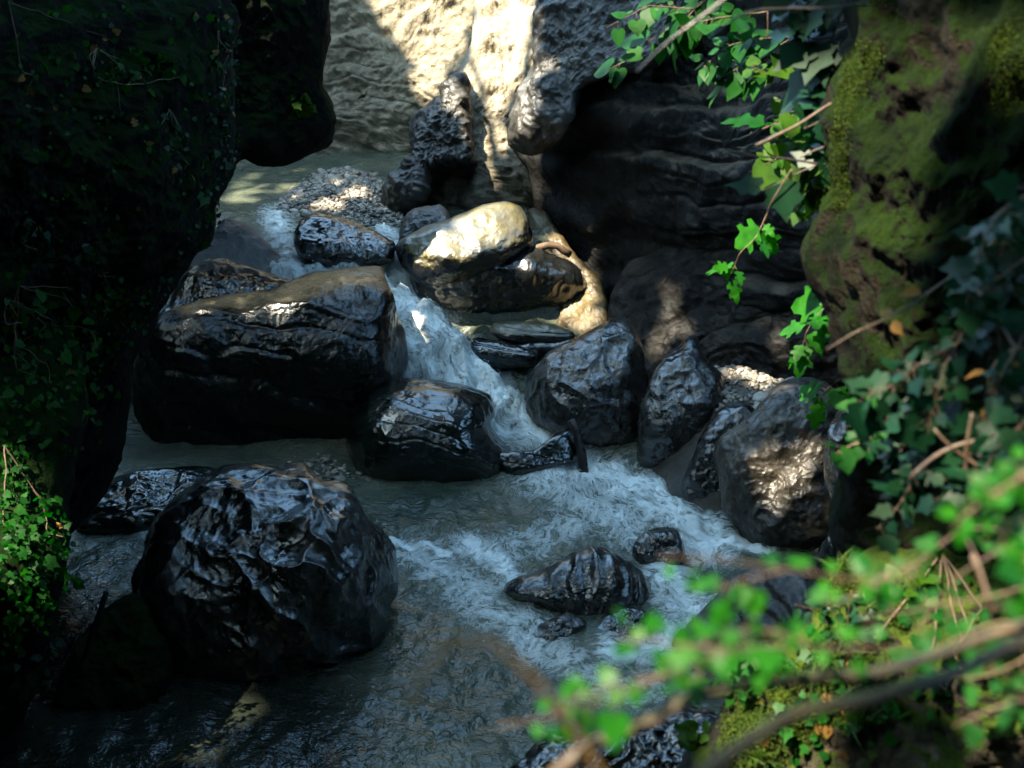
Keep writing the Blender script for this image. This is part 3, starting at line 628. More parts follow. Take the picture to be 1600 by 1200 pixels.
pebbles('gravel', fn, 900, .038, 6, kind='stuff', label='brown pebbles caught between the boulders and the ledge', cat='gravel')
o, fn = bar_mound([(440, 720), (470, 700), (540, 700), (580, 745), (570, 775), (500, 760)], .0, .12, EARTH, 'gravel_pocket', kind='structure', label='dark gravel behind the scalloped boulder', cat='gravel')
pebbles('gravel', fn, 500, .035, 8, kind='stuff', label='small dark wet pebbles behind the scalloped boulder', cat='gravel')

# hillside behind the viewer and forest floor: closes the gorge
x, yv, Q = grid(-26, 26, -2, 26, .5)
p = np.stack([x, 0*x, yv], 1)
obj('hillside', np.stack([x, -5 - .15*yv - 1.0*fbm(p, .25, 3), yv], 1), Q, MOSSDARK, kind='structure', label='steep dark wooded hillside', cat='hillside')

# ------------------------------------------------------------------ vegetation
def T_ovate():
    ys = np.array([0, .08, .25, .45, .65, .85, 1.0]); w = np.array([0, .16, .31, .35, .27, .12, 0])
    V = []; Fq = []
    for k, (t, a) in enumerate(zip(ys, w)):
        bend = -.18*t*t
        V += [(t, -a, bend + .10*a/.35), (t, 0, bend), (t, a, bend + .10*a/.35)]
    for k in range(len(ys)-1):
        i = 3*k; Fq += [(i, i+3, i+4, i+1), (i+1, i+4, i+5, i+2)]
    return np.array(V, float), np.array(Fq)
def T_fan(pts, curl=-.22, fold=.25):
    """lobed leaf: outline half in (x, y>0), mirrored, fanned from the midrib"""
    pts = np.array(pts, float); n = len(pts); V = []; Fq = []
    mid = np.linspace(0.02, pts[-1, 0], n)
    for (a, b), m in zip(pts, mid):
        z = curl*(a*a*.6 + b*b*.5)
        V += [(a, -b, z + fold*b*.4), (m, 0, curl*m*m*.6), (a, b, z + fold*b*.4)]
    for k in range(n-1):
        i = 3*k; Fq += [(i, i+3, i+4, i+1), (i+1, i+4, i+5, i+2)]
    return np.array(V, float), np.array(Fq)
TP = {
    'ovate': T_ovate(),
    'ivy': T_fan([(0, .02), (-.08, .18), (.02, .42), (.16, .40), (.24, .36), (.42, .48), (.52, .36), (.60, .22), (.80, .10), (1, 0)]),
    'heart': T_fan([(0, .02), (-.10, .16), (-.06, .33), (.12, .43), (.35, .42), (.58, .31), (.80, .15), (1, 0)]),
    'lobed': T_fan([(0, .02), (.06, .12), (.10, .34), (.24, .40), (.28, .20), (.40, .26), (.46, .42), (.62, .44), (.60, .24), (.70, .20), (.84, .18), (1, 0)], -.25, .35),
    'blade': (np.array([(0, -.02, 0), (0, .02, 0), (.3, -.03, .16), (.3, .03, .16), (.65, -.022, .16), (.65, .022, .16), (1, -.003, -.02), (1, .003, -.02)], float), np.array([(0, 2, 3, 1), (2, 4, 5, 3), (4, 6, 7, 5)])),
}
def nrm(v): return v/np.maximum(np.linalg.norm(v, axis=-1, keepdims=True), 1e-9)
def leaf_arrays(pos, ax, up, size, tp, r):
    tv, tf = TP[tp]; pos, ax, up, size = (np.asarray(a, float) for a in (pos, ax, up, size))
    n = len(pos); ax = nrm(ax); bi = nrm(np.cross(up, ax)); up = np.cross(ax, bi)
    wv = r.uniform(.8, 1.15, n)[:, None, None]; zv = r.uniform(.2, 1.8, n)[:, None, None]
    V = pos[:, None] + size[:, None, None]*(tv[None, :, :1]*ax[:, None] + tv[None, :, 1:2]*wv*bi[:, None] + tv[None, :, 2:]*zv*up[:, None])
    Fq = (tf[None] + (np.arange(n)*len(tv))[:, None, None]).reshape(-1, tf.shape[1])
    return V.reshape(-1, 3), Fq, np.repeat(r.uniform(0, 1, n), len(tv))
def cat(parts):
    V, Fq, A = [], [], []; o = 0
    for v, f, a in parts: V.append(v); Fq.append(f + o); A.append(a); o += len(v)
    return np.concatenate(V), np.concatenate(Fq), np.concatenate(A)
def tube(pts, r0, r1=None, seg=7, wob=0.0, r=rng):
    pts = np.asarray(pts, float); r1 = r0 if r1 is None else r1
    s = np.concatenate([[0], np.cumsum(np.linalg.norm(np.diff(pts, axis=0), axis=1))])
    n = max(6, min(60, int(s[-1]/max(r0*2.5, .02)))); u = np.linspace(0, s[-1], n)
    c = np.stack([np.interp(u, s, pts[:, k]) for k in range(3)], 1)
    for _ in range(3): c[1:-1] = .25*c[:-2] + .5*c[1:-1] + .25*c[2:]
    if wob: c = c + wob*np.stack([fbm(c, 3.0, 2, seed=50+k) for k in range(3)], 1)
    t = nrm(np.gradient(c, axis=0)); a = nrm(np.cross(t, [.31, .2, .93])); b = np.cross(t, a)
    rad = np.linspace(r0, r1, n)*(1 + .18*fbm(c, 14, 2, seed=77))
    th = np.linspace(0, 2*math.pi, seg, endpoint=False)
    V = c[:, None] + rad[:, None, None]*(np.cos(th)[None, :, None]*a[:, None] + np.sin(th)[None, :, None]*b[:, None])
    V = np.concatenate([V.reshape(-1, 3), c[:1], c[-1:]])
    I = np.arange(n*seg).reshape(n, seg); J = np.roll(I, -1, 1)
    Q = np.stack([I[:-1], J[:-1], J[1:], I[1:]], -1).reshape(-1, 4)
    cap = np.array([(n*seg, J[0, k], I[0, k], n*seg) for k in range(seg)] + [(n*seg+1, I[-1, k], J[-1, k], n*seg+1) for k in range(seg)])
    return V, Q, cap[:, :3], c
def pxpath(pts):
    a = np.array(pts, float); return P(a[:, 0], a[:, 1], a[:, 2])
def stick(name, label, catn, pts, r0, r1, mat, wob=.02, group=None):
    V, Q, T, c = tube(pxpath(pts), r0, r1, 9, wob)
    return obj(name, V, [Q, T], mat, label=label, cat=catn, group=group)

def leaf_spray(name, label, catn, twigs, n, size, tp, mat, seed, spread=.06, r0=.006, face=(-.25, -.55, .8), jit=.45, group=None, stem_mat=None):
    """plant: twigs [(px,py,Y)...] carry n leaves each; face = side the blades turn to"""
    r = np.random.default_rng(seed); parts = []; stems = []; done = []
    for tw in twigs:
        c3 = pxpath(tw)
        V, Q, T, c = tube(c3, r0, r0*.35, 6, .015)
        stems.append((V, Q, T))
        if done:
            m = np.concatenate(done); j = m[np.argmin(np.linalg.norm(m - c[0], axis=1))]
            if np.linalg.norm(j - c[0]) > .01: stems.append(tube(np.array([j, (j + c[0])/2 + [0, 0, .02], c[0]]), r0*.8, r0*.8, 6)[:3])
        done.append(c)
        k = np.clip((r.uniform(.12, 1, n)*(len(c)-1)).astype(int), 0, len(c)-2)
        base = c[k]; tg = nrm(c[np.minimum(k+1, len(c)-1)] - c[k])
        side = nrm(np.cross(tg, np.array(face)[None]))*np.where(np.arange(n) % 2, 1, -1)[:, None]
        ax = nrm(tg*.5 + side + r.normal(0, jit, (n, 3)) - [0, 0, .25])
        pet = ax*r.uniform(.2, 1, n)[:, None]*spread
        up = np.array(face) + r.normal(0, jit, (n, 3))
        parts.append(leaf_arrays(base + pet, ax, up, size*np.exp(r.normal(0, .33, n)), tp, r))
        for b, q in list(zip(base, pet))[::1]:
            if spread > .03: stems.append(tube(np.array([b, b + q*.5 + [0, 0, .004], b + q]), r0*.3, r0*.2, 4)[:3])
    loc = pxpath(twigs[0])[0]
    root = thing(name, loc, label=label, cat=catn, group=group)
    o = 0; Vs, Qs, Ts = [], [], []
    for V, Q, T in stems: Vs.append(V); Qs.append(Q + o); Ts.append(T + o); o += len(V)
    obj('stem', np.concatenate(Vs), [np.concatenate(Qs), np.concatenate(Ts)], stem_mat or WOOD, root)
    V, Fq, A = cat(parts)
    obj('foliage', V, Fq, mat, root, {'rnd': A})
    return root

bpy.context.view_layer.update()
DG = bpy.context.evaluated_depsgraph_get()
def hit(px, py):
    d = rays(px, py); d = d/np.linalg.norm(d)
    ok, loc, n, fi, ob, _ = S.ray_cast(DG, Vector(CAM), Vector(d))
    return (np.array(loc), np.array(n), ob) if ok else None
def scatter(poly, n, r, only=None):
    poly = np.array(poly, float); lo, hi = poly.min(0), poly.max(0); out = []; tries = 0
    while len(out) < n and tries < n*12:
        tries += 1; q = r.uniform(lo, hi)
        if not inside(np.array([q[0]]), np.array([q[1]]), poly)[0]: continue
        h = hit(*q)
        if h and (only is None or h[2].name.split('.')[0] in only): out.append(h)
    return out
def ivy_patch(label, poly, n, size, mat, seed, tp='ivy', name='ivy_plant', catn='ivy', off=.05, strands=5, group=None, only=None, droop=.7):
    r = np.random.default_rng(seed); hs = scatter(poly, n, r, only)
    if len(hs) < 4: return
    pos = np.array([h[0] for h in hs]); nn = np.array([h[1] for h in hs])
    up = nn + r.normal(0, .45, nn.shape) + [0, -.2, .5]
    ax = nrm(r.normal(0, .6, nn.shape) + [0, 0, -droop])
    pos = pos + nn*off*r.uniform(.2, 1.6, len(pos))[:, None]
    root = thing(name, pos[np.argmax(pos[:, 2])], label=label, cat=catn, group=group)
    V, Fq, A = leaf_arrays(pos, ax, up, size*np.exp(r.normal(0, .3, len(pos))), tp, r)
    obj('foliage', V, Fq, mat, root, {'rnd': A})
    o = 0; Vs, Qs, Ts = [], [], []
    order = np.argsort(-pos[:, 2])
    for s in range(strands):
        i = order[r.integers(0, max(1, len(order)//3))]; path = [pos[order[0]], pos[i]] if i != order[0] else [pos[i]]
        used = {i, order[0]}
        for _ in range(5):
            d = np.linalg.norm(pos - path[-1], axis=1) + 3*(pos[:, 2] > path[-1][2] - .02)
            for u in used: d[u] = 99
            j = int(np.argmin(d)); 
            if d[j] > 2.5: break
            used.add(j); path.append(pos[j])
        if len(path) < 3: continue
        V, Q, T, c = tube(np.array(path), .007, .004, 5, .02); Vs.append(V); Qs.append(Q + o); Ts.append(T + o); o += len(V)
    if Vs: obj('stem', np.concatenate(Vs), [np.concatenate(Qs), np.concatenate(Ts)], WOOD, root)
    return root

STALK = leaf_mat('tan_green_stalk', (.30, .18, .07), (.20, .25, .04), .6, .3)
def vegetation():
    # ---- left cliff: ivy, fallen leaves
    only = ('mossy_cliff', 'mossy_rock', 'overhanging_cliff', 'rock', 'ground', 'hillside')
    ivy_patch('small leaved ivy on the left cliff at middle height, greenest clump there', [(0, 450), (60, 470), (115, 520), (130, 590), (120, 680), (60, 720), (0, 740)], 130, .075, LF_HAZEL, 401, 'heart', off=.2, only=only)
    ivy_patch('sunlit dense ivy at the foot of the left cliff by the water', [(0, 690), (25, 700), (50, 770), (95, 840), (92, 890), (60, 960), (0, 1000)], 480, .07, LF_HAZEL, 402, 'ivy', off=.16, only=only)
    ivy_patch('thin strand of ivy hanging down the upper left cliff', [(245, 165), (268, 165), (300, 230), (298, 285), (275, 275), (250, 215)], 55, .075, LF_IVY, 403, 'ivy', only=only)
    ivy_patch('faint ivy sprigs near the top of the left cliff', [(120, 85), (270, 80), (285, 125), (200, 135), (130, 120)], 50, .08, LF_HAZEL, 404, 'ivy', only=only)
    ivy_patch('sparse ivy low on the dark left cliff above the huge slab boulder', [(150, 420), (245, 440), (240, 500), (180, 560), (140, 500)], 60, .06, LF_HAZEL, 405, 'ivy', only=only)
    ivy_patch('lonely ivy tuft on the hanging cliff above the upper pool', [(448, 150), (488, 140), (485, 180), (470, 190)], 28, .13, LF_LIT, 406, 'ivy', only=only)
    ivy_patch('few ivy leaves on the left cliff near the lower edge of its ivy', [(20, 330), (120, 330), (140, 400), (30, 420)], 45, .08, LF_IVY, 407, 'ivy', only=only)
    ivy_patch('dim ivy trailing over the left bank below the lit clump', [(0, 960), (60, 950), (100, 1010), (80, 1080), (0, 1100)], 120, .09, LF_IVY, 408, 'ivy', off=.08, only=only)
    ivy_patch('fine sparse ivy leaves speckling the upper half of the left cliff', [(0, 0), (350, 0), (365, 250), (330, 380), (0, 440)], 260, .055, LF_HAZEL, 409, 'ivy', only=only, strands=3)
    ivy_patch('mossy sprigs fringing the right edge of the left cliff', [(330, 20), (372, 30), (374, 250), (345, 330), (300, 400), (250, 480), (225, 460), (300, 330), (320, 200)], 220, .05, LF_IVY, 410, 'heart', only=only, strands=2)
    ivy_patch('dim leaves scattered above the lit ivy clump on the left cliff', [(0, 440), (240, 460), (190, 560), (160, 700), (110, 720), (0, 700)], 260, .06, LF_HAZEL, 411, 'heart', only=only, strands=4)
    r = np.random.default_rng(9)
    for (a, b) in [(139, 69), (155, 56), (220, 125), (300, 28), (343, 24), (128, 137), (30, 117), (45, 131), (330, 84), (206, 196), (230, 223), (37, 353), (181, 47), (98, 565), (108, 590), (92, 830), (270, 262), (84, 168)]:
        h = hit(a, b)
        if not h: continue
        n = h[1]; up = nrm(n + np.array([0, -.5, .3])); ax = nrm(np.cross(up, r.normal(0, 1, 3)))
        V, Fq, A = leaf_arrays([h[0] + n*.05], [ax], [up], [r.uniform(.06, .10)], r.choice(['heart', 'lobed', 'ovate']), r)
        obj('fallen_leaf', V, Fq, LF_DRY, None, {'rnd': A}, label='small yellow brown fallen leaf stuck on the dark left cliff', cat='leaf', group='fallen leaves on the left cliff')
    stick('root', 'pale bent root hanging at the left bank beside the scalloped boulder', 'root', [(165, 925, 13.1), (155, 950, 13.05), (152, 975, 13.0), (138, 1010, 13.0), (128, 1035, 13.0)], .035, .02, LEDGE, .03)
    stick('dry_twig', 'curved bare twig sticking out over the dark water at the left bank', 'twig', [(85, 950, 13.0), (110, 953, 13.0), (135, 945, 13.1), (140, 925, 13.2)], .012, .005, WOOD)
    # ---- driftwood
    stick('driftwood_stick', 'dark wet stick standing upright in the pool below the rippled boulder', 'stick', [(893, 655, 19.2), (903, 685, 19.1), (913, 715, 19.0), (912, 745, 18.9), (921, 772, 18.8)], .06, .085, DARKWOOD, .05)
    stick('driftwood_log', 'short sunlit broken log jammed between the yellow topped boulder and the wall', 'log', [(828, 392, 23.3), (850, 382, 23.3), (876, 381, 23.4), (893, 400, 23.4)], .07, .06, WOOD, .06)
    # ---- top branches over the dark wall
    leaf_spray('hazel_branch', 'loose branch with single round leaves against the grey top of the dark wall', 'branch',
        [[(1130, -30, 11.35), (1085, 15, 11.35), (1030, 75, 11.35), (985, 95, 11.35), (945, 108, 11.35)], [(1085, 15, 11.35), (1010, 10, 11.35), (945, 45, 11.35)], [(1110, -10, 11.47), (1060, 35, 11.47), (1015, 65, 11.47)]], 15, .145, 'heart', LF_HAZEL, 421, .10, .006, jit=.35)
    leaf_spray('hazel_branch', 'leafy branch dipping toward the middle of the dark wall, its lowest leaves drooping', 'branch',
        [[(1290, 10, 10.49), (1240, 60, 10.49), (1180, 95, 10.49), (1120, 125, 10.49)], [(1240, 60, 10.49), (1190, 60, 10.49), (1140, 70, 10.49), (1100, 105, 10.49)], [(1200, 20, 10.49), (1120, 30, 10.49), (1060, 40, 10.49)], [(1210, 85, 10.49), (1165, 120, 10.49), (1130, 135, 10.49)]], 19, .135, 'heart', LF_HAZEL, 422, .09, .006, jit=.4)
    leaf_spray('ivy_plant', 'big dark shiny ivy leaves hanging from above next to the right cliff', 'ivy',
        [[(1330, -30, 8.05), (1300, 60, 8.05), (1270, 150, 8.05), (1235, 165, 8.05)], [(1300, 60, 8.05), (1260, 60, 8.05), (1230, 40, 8.05)], [(1330, 180, 8.05), (1290, 250, 8.05), (1230, 280, 8.05), (1185, 300, 8.05)], [(1320, 130, 7.93), (1280, 190, 7.93), (1255, 200, 7.93)], [(1310, -20, 8.05), (1260, 10, 8.05), (1235, 20, 8.05)]], 12, .17, 'ivy', LF_IVY, 423, .07, .006, jit=.35)
    leaf_spray('leafy_shoot', 'yellow green shoots with small leaves lit by sun beside the right cliff', 'plant',
        [[(1310, 215, 9.76), (1260, 235, 9.76), (1220, 245, 9.76), (1195, 255, 9.76)], [(1300, 160, 9.76), (1240, 180, 9.76), (1190, 205, 9.76)], [(1320, 280, 9.76), (1270, 300, 9.76), (1240, 330, 9.76)], [(1320, 90, 9.76), (1270, 110, 9.76), (1215, 120, 9.76), (1175, 105, 9.76)], [(1300, 250, 9.76), (1265, 265, 9.76), (1235, 275, 9.76)]], 22, .115, 'heart', LF_LIT, 424, .06, .005, jit=.5)
    leaf_spray('leafy_shoot', 'little bright leaf clusters trailing down below the yellow green shoots', 'plant',
        [[(1310, 300, 9.76), (1265, 310, 9.76), (1240, 340, 9.76), (1235, 350, 9.76)], [(1300, 330, 9.76), (1285, 290, 9.76), (1300, 240, 9.76)], [(1330, 180, 9.76), (1300, 200, 9.76), (1280, 230, 9.76)]], 20, .065, 'heart', LF_LIT, 425, .035, .004)
    for k, (nm, path, n) in enumerate([('upper right', [(1200, 330, 10.49), (1180, 375, 10.49), (1155, 395, 10.49), (1135, 440, 10.49)], 9), ('', [(1330, 455, 10.00), (1295, 475, 10.00), (1275, 495, 10.00), (1255, 530, 10.00), (1268, 548, 10.00)], 13), ('', [(1310, 590, 10.00), (1285, 615, 10.00), (1268, 632, 10.00)], 6)]):
        leaf_spray('leaf_sprig', ['bright lobed leaf sprig hanging alone in front of the dark wall', 'bright lobed leaf sprig hanging in front of the dappled ledge', 'small lobed leaf sprig hanging before the tan dappled boulder'][k], 'sprig',
            [path], n, [.20, .18, .15][k], 'lobed', LF_BRIGHT, 430 + k, .07, .005, jit=.4)
    leaf_spray('hazel_branch', 'trio of green lobed leaves before the dark wall left of the yellow green shoots', 'branch',
        [[(1260, 150, 10.25), (1225, 190, 10.25), (1195, 200, 10.25), (1170, 210, 10.25)]], 7, .18, 'lobed', LF_HAZEL, 434, .06, .005)
    # ---- dry twigs
    tw = [('thin straight bare twig poking left in front of the dark wall', [(1310, 258, 8.0), (1250, 252, 8.0), (1205, 246, 8.0), (1131, 236, 8.0), (1134, 243, 8.0)], .008, .004),
          ('thick pale twig slanting up beside the yellow green shoots', [(1300, 160, 7.6), (1240, 195, 7.6), (1178, 223, 7.6)], .006, .013),
          ('thin curling tendril dangling below the yellow green shoots', [(1240, 265, 8.0), (1215, 300, 8.0), (1200, 325, 8.0), (1193, 350, 8.0)], .005, .003),
          ('fine bare twig rising across the yellow green shoots', [(1310, 215, 7.9), (1275, 235, 7.9), (1250, 250, 7.9)], .007, .004),
          ('long brown twig bending through the shaded ivy on the right', [(1425, 755, 4.6), (1470, 708, 4.6), (1505, 690, 4.6), (1550, 672, 4.6)], .010, .006),
          ('short brown twig crossing a longer one in the shaded ivy', [(1458, 670, 4.6), (1490, 710, 4.6), (1528, 728, 4.6)], .005, .008),
          ('upright brown twig behind the crossed twigs', [(1515, 640, 4.6), (1505, 700, 4.6), (1500, 770, 4.6)], .007, .007),
          ('stout tan stick leaning in the leaves at the right edge', [(1518, 870, 3.6), (1535, 915, 3.6), (1552, 968, 3.6)], .012, .014),
          ('dark blurred twig crossing the top of the dark wall', [(1150, -20, 5.0), (1080, 40, 5.0), (1000, 112, 5.0)], .010, .004),
          ('long thin dark twig at the top edge near the right cliff', [(1350, 5, 6.0), (1250, 10, 6.0), (1170, 20, 6.0), (1110, 60, 6.0)], .006, .004)]
    for lb, pts, a, b in tw: stick('dry_twig', lb, 'twig', pts, a, b, DARKWOOD if 'dark' in lb else WOOD, .02)
    # ---- right: shaded ivy over the cliff
    leaf_spray('ivy_plant', 'dark blue green ivy draping the right cliff, the large shaded mass', 'ivy',
        [[(1640, 280, 4.9), (1560, 330, 4.9), (1520, 420, 4.9), (1500, 520, 4.9)], [(1640, 380, 4.9), (1540, 450, 4.9), (1480, 560, 4.9), (1450, 680, 4.9)], [(1640, 450, 4.7), (1580, 560, 4.7), (1530, 680, 4.7), (1480, 780, 4.7)],
         [(1640, 560, 4.7), (1600, 660, 4.7), (1560, 760, 4.7)], [(1560, 500, 5.0), (1450, 560, 5.0), (1400, 600, 5.0), (1350, 620, 5.0)], [(1500, 620, 5.0), (1440, 720, 5.0), (1400, 800, 5.0), (1370, 830, 5.0)], [(1480, 560, 5.2), (1420, 680, 5.2), (1390, 720, 5.2)], [(1620, 640, 4.5), (1550, 700, 4.5), (1500, 800, 4.5)], [(1600, 320, 5), (1560, 400, 5), (1600, 480, 5)]], 34, .08, 'ivy', LF_IVY, 441, .07, .005, jit=.5)
    leaf_spray('ivy_plant', 'grass like trailing stems with small leaves below the right cliff', 'plant',
        [[(1560, 500, 5.4), (1450, 560, 5.4), (1360, 600, 5.4), (1340, 640, 5.4)], [(1420, 640, 5.6), (1360, 660, 5.6), (1310, 668, 5.6)], [(1390, 700, 5.6), (1340, 690, 5.6), (1305, 705, 5.6)]], 12, .06, 'heart', LF_HAZEL, 442, .05, .005)
    leaf_spray('hanging_root', 'curled brown roots and dead stems dangling in the shaded ivy', 'root',
        [[(1600, 540, 4.8), (1560, 560, 4.8), (1545, 600, 4.8), (1570, 640, 4.8)], [(1590, 600, 4.8), (1550, 640, 4.8), (1540, 680, 4.8)], [(1500, 420, 5.2), (1420, 480, 5.2), (1330, 520, 5.2), (1290, 545, 5.2)]], 4, .05, 'ovate', LF_DRY, 443, .04, .007)
    leaf_spray('bush_branch', 'very bright blurred leafy branch at the right edge above the mossy bank', 'branch',
        [[(1640, 720, 2.23), (1570, 760, 2.23), (1510, 800, 2.23), (1480, 830, 2.23)], [(1640, 800, 2.23), (1580, 820, 2.23), (1540, 870, 2.23)], [(1640, 850, 2.16), (1580, 900, 2.16), (1560, 960, 2.16)], [(1600, 740, 2.23), (1560, 790, 2.23), (1530, 770, 2.23)]], 15, .030, 'heart', LF_BRIGHT, 444, .036, .003)
    leaf_spray('bush_branch', 'darker leafy branches filling the lower right corner', 'branch',
        [[(1640, 900, 2.59), (1540, 940, 2.59), (1440, 950, 2.59), (1350, 960, 2.59)], [(1640, 980, 2.45), (1560, 980, 2.45), (1470, 1010, 2.45), (1400, 1040, 2.45)], [(1640, 1080, 2.45), (1560, 1100, 2.45), (1490, 1130, 2.45)], [(1500, 830, 2.81), (1420, 890, 2.81), (1340, 915, 2.81)], [(1640, 1010, 2.74), (1560, 1050, 2.74), (1480, 1060, 2.74)], [(1600, 840, 2.74), (1500, 900, 2.74), (1420, 1000, 2.74)]], 13, .028, 'heart', LF_HAZEL, 445, .036, .003)
    # ---- foreground blurred branches
    leaf_spray('bush_branch', 'bright blurred leafy branch sweeping across the bottom toward the water', 'branch',
        [[(1420, 1010, 2.06), (1280, 1010, 2.03), (1150, 1015, 1.99), (1040, 1050, 1.95), (930, 1100, 1.91), (850, 1130, 1.88), (785, 1140, 1.88)], [(1150, 1015, 1.99), (1060, 1010, 1.99), (1000, 1000, 1.99), (960, 1000, 1.99)], [(1040, 1050, 1.95), (960, 1070, 1.95), (890, 1090, 1.95), (870, 1120, 1.95)], [(1250, 1010, 2.03), (1190, 1040, 2.03), (1120, 1050, 2.03), (1060, 1080, 2.03)], [(1250, 1000, 2.03), (1180, 980, 2.03), (1110, 1010, 2.03), (1050, 1035, 2.03)]], 24, .027, 'heart', LF_BRIGHT, 451, .034, .003, jit=.5)
    leaf_spray('bush_branch', 'thin blurred twig of green leaves floating over the ribbed rock and grey rock', 'branch',
        [[(1420, 900, 2.17), (1320, 905, 2.17), (1230, 890, 2.17), (1150, 880, 2.17), (1075, 870, 2.17), (1025, 868, 2.17)], [(1230, 890, 2.17), (1170, 905, 2.17), (1120, 930, 2.17)], [(1400, 880, 2.25), (1330, 940, 2.25), (1270, 950, 2.25)]], 9, .03, 'heart', LF_BRIGHT, 452, .034, .0025, jit=.5)
    leaf_spray('leaf_sprig', 'single blurred green leaf poking up from the bottom edge', 'sprig', [[(525, 1330, 1.45), (531, 1250, 1.45), (534, 1185, 1.45)]], 3, .026, 'heart', LF_BRIGHT, 453, .006, .001)
    stick('grass_stalk', 'blurred arching stalk, tan turning green, over the near water', 'grass', [(640, 1100, 1.35), (668, 1045, 1.35), (695, 1000, 1.35), (735, 985, 1.35), (780, 1005, 1.35), (835, 1060, 1.35), (890, 1130, 1.35), (960, 1240, 1.35)], .0035, .0045, STALK, 0)
    stick('mossy_branch', 'upper of the blurred mossy branches slanting across the lower right', 'branch', [(800, 1260, 1.95), (900, 1190, 1.97), (1000, 1130, 1.99), (1090, 1100, 2.03), (1200, 1080, 2.06), (1300, 1064, 2.10), (1420, 1040, 2.17), (1640, 960, 2.25)], .0135, .009, MOSSWOOD, .03)
    stick('mossy_branch', 'thick blurred mossy branch below the thinner one at the lower right', 'branch', [(960, 1290, 1.72), (1080, 1200, 1.76), (1170, 1150, 1.80), (1250, 1115, 1.84), (1380, 1085, 1.88), (1500, 1040, 1.95), (1660, 985, 2.03)], .0125, .011, MOSSWOOD, .03)
    # ---- bank plants
    r = np.random.default_rng(12)
    only = ('mossy_bank', 'mossy_cliff')
    def tuft(label, px, py, n, L, seed):
        h = hit(px, py)
        if not h: return
        rr = np.random.default_rng(seed); b = h[0] + rr.normal(0, .03, (n, 3))*[1, 1, .2]
        ax = nrm(rr.normal(0, .6, (n, 3)) + [-.15, -.2, .75])
        V, Fq, A = leaf_arrays(b, ax, nrm(rr.normal(0, .5, (n, 3)) + [0, -.3, .8]), L*rr.uniform(.5, 1.2, n), 'blade', rr)
        obj('grass_tuft', V, Fq, LF_GRASS, None, {'rnd': A}, label=label, cat='grass')
    tuft('sunny grass tuft on the upper edge of the mossy bank', 1318, 900, 70, .16, 21)
    tuft('grass tuft with long arching blades in the middle of the mossy bank', 1290, 1030, 45, .30, 22)
    tuft('spiky grass tuft beside the arching one on the mossy bank', 1355, 1065, 60, .22, 23)
    tuft('bright short grass at the bottom of the mossy bank', 1190, 1185, 70, .16, 24)
    tuft('grass tuft in front of the thick mossy branch', 1340, 1130, 50, .16, 25)
    def herb(label, px, py, n, size, seed, hgt=.22, tp='ovate', mat=LF_HAZEL):
        h = hit(px, py)
        if not h: return
        b = h[0]; q = proj(b[None]); Y = b[1]
        k = hgt*F/q[2][0]
        tws = [[(px, py, Y), (px + dx*k*.5, py - k*.6, Y), (px + dx*k, py - k*(1 - .3*abs(dx)), Y)] for dx in (-.9, -.4, .1, .6)]
        leaf_spray('leafy_herb', label, 'plant', tws, n, size, tp, mat, seed, .03, .004)
    herb('small plant with pairs of oval leaves on the near edge of the mossy bank', 1190, 1075, 8, .085, 31)
    herb('low plant with pale oval leaves left on the mossy bank', 1150, 1090, 7, .075, 32, .16)
    herb('fern like plant standing on the mossy bank below the tan rock top', 1322, 1010, 14, .05, 33, .3, 'ovate', LF_IVY)
    herb('little sunlit plant near the top right of the mossy bank', 1440, 950, 6, .06, 34, .18, 'heart', LF_LIT)
    herb('tiny plant at the lower left corner of the mossy bank', 1090, 1165, 6, .05, 35, .14, 'heart', LF_LIT)
    # moss on the bank and the right cliff: nobody could count it
    def moss(label, polys, n, L, seed):
        rr = np.random.default_rng(seed); hs = []
        for poly, m in polys: hs += scatter(poly, int(n*m), rr, only)
        pos = np.array([h[0] for h in hs]); nn = np.array([h[1] for h in hs])
        k = 5; pos = np.repeat(pos, k, 0) + rr.normal(0, .02, (len(pos)*k, 3)); nn = np.repeat(nn, k, 0)
        V, Fq, A = leaf_arrays(pos - nn*.006, nrm(nn + rr.normal(0, .5, nn.shape)), rr.normal(0, 1, nn.shape), L*rr.uniform(.5, 1.3, len(pos)), 'ovate', rr)
        obj('moss', V, Fq, LF_MOSS, None, {'rnd': A}, label=label, cat='moss', kind='stuff')
    moss('bright moss cushions on the mossy bank', [([(1130, 1110), (1230, 1030), (1330, 1040), (1330, 1120), (1200, 1200), (1120, 1200)], .6), ([(1285, 960), (1300, 900), (1350, 880), (1330, 930)], .25), ([(1390, 950), (1420, 940), (1420, 980), (1390, 980)], .1)], 2600, .016, 41)
    moss('glowing moss along the sunlit edge and ledges of the right cliff', [([(1300, 190), (1318, 110), (1352, 60), (1385, 75), (1350, 150), (1325, 215), (1330, 320), (1300, 330)], .45), ([(1540, 50), (1600, 20), (1600, 170), (1560, 190)], .25)], 4500, .009, 42)
    ivy_patch('scattered ivy leaves creeping over the mossy bank', [(1250, 980), (1500, 850), (1600, 1000), (1400, 1150), (1200, 1190)], 160, .06, LF_HAZEL, 446, 'ivy', off=.04, only=only)
    for k in range(14):
        h = hit(r.uniform(1150, 1350), r.uniform(1040, 1190))
        if not h or not h[2].name.startswith('mossy_bank'): continue
        V, Fq, A = leaf_arrays([h[0] + h[1]*.02], [nrm(np.cross(h[1], r.normal(0, 1, 3)))], [h[1]], [r.uniform(.05, .09)], 'ovate', r)
        obj('fallen_leaf', V, Fq, LF_DRY, None, {'rnd': A}, label='orange brown dead leaf lying on the mossy bank', cat='leaf', group='dead leaves on the mossy bank')
vegetation()
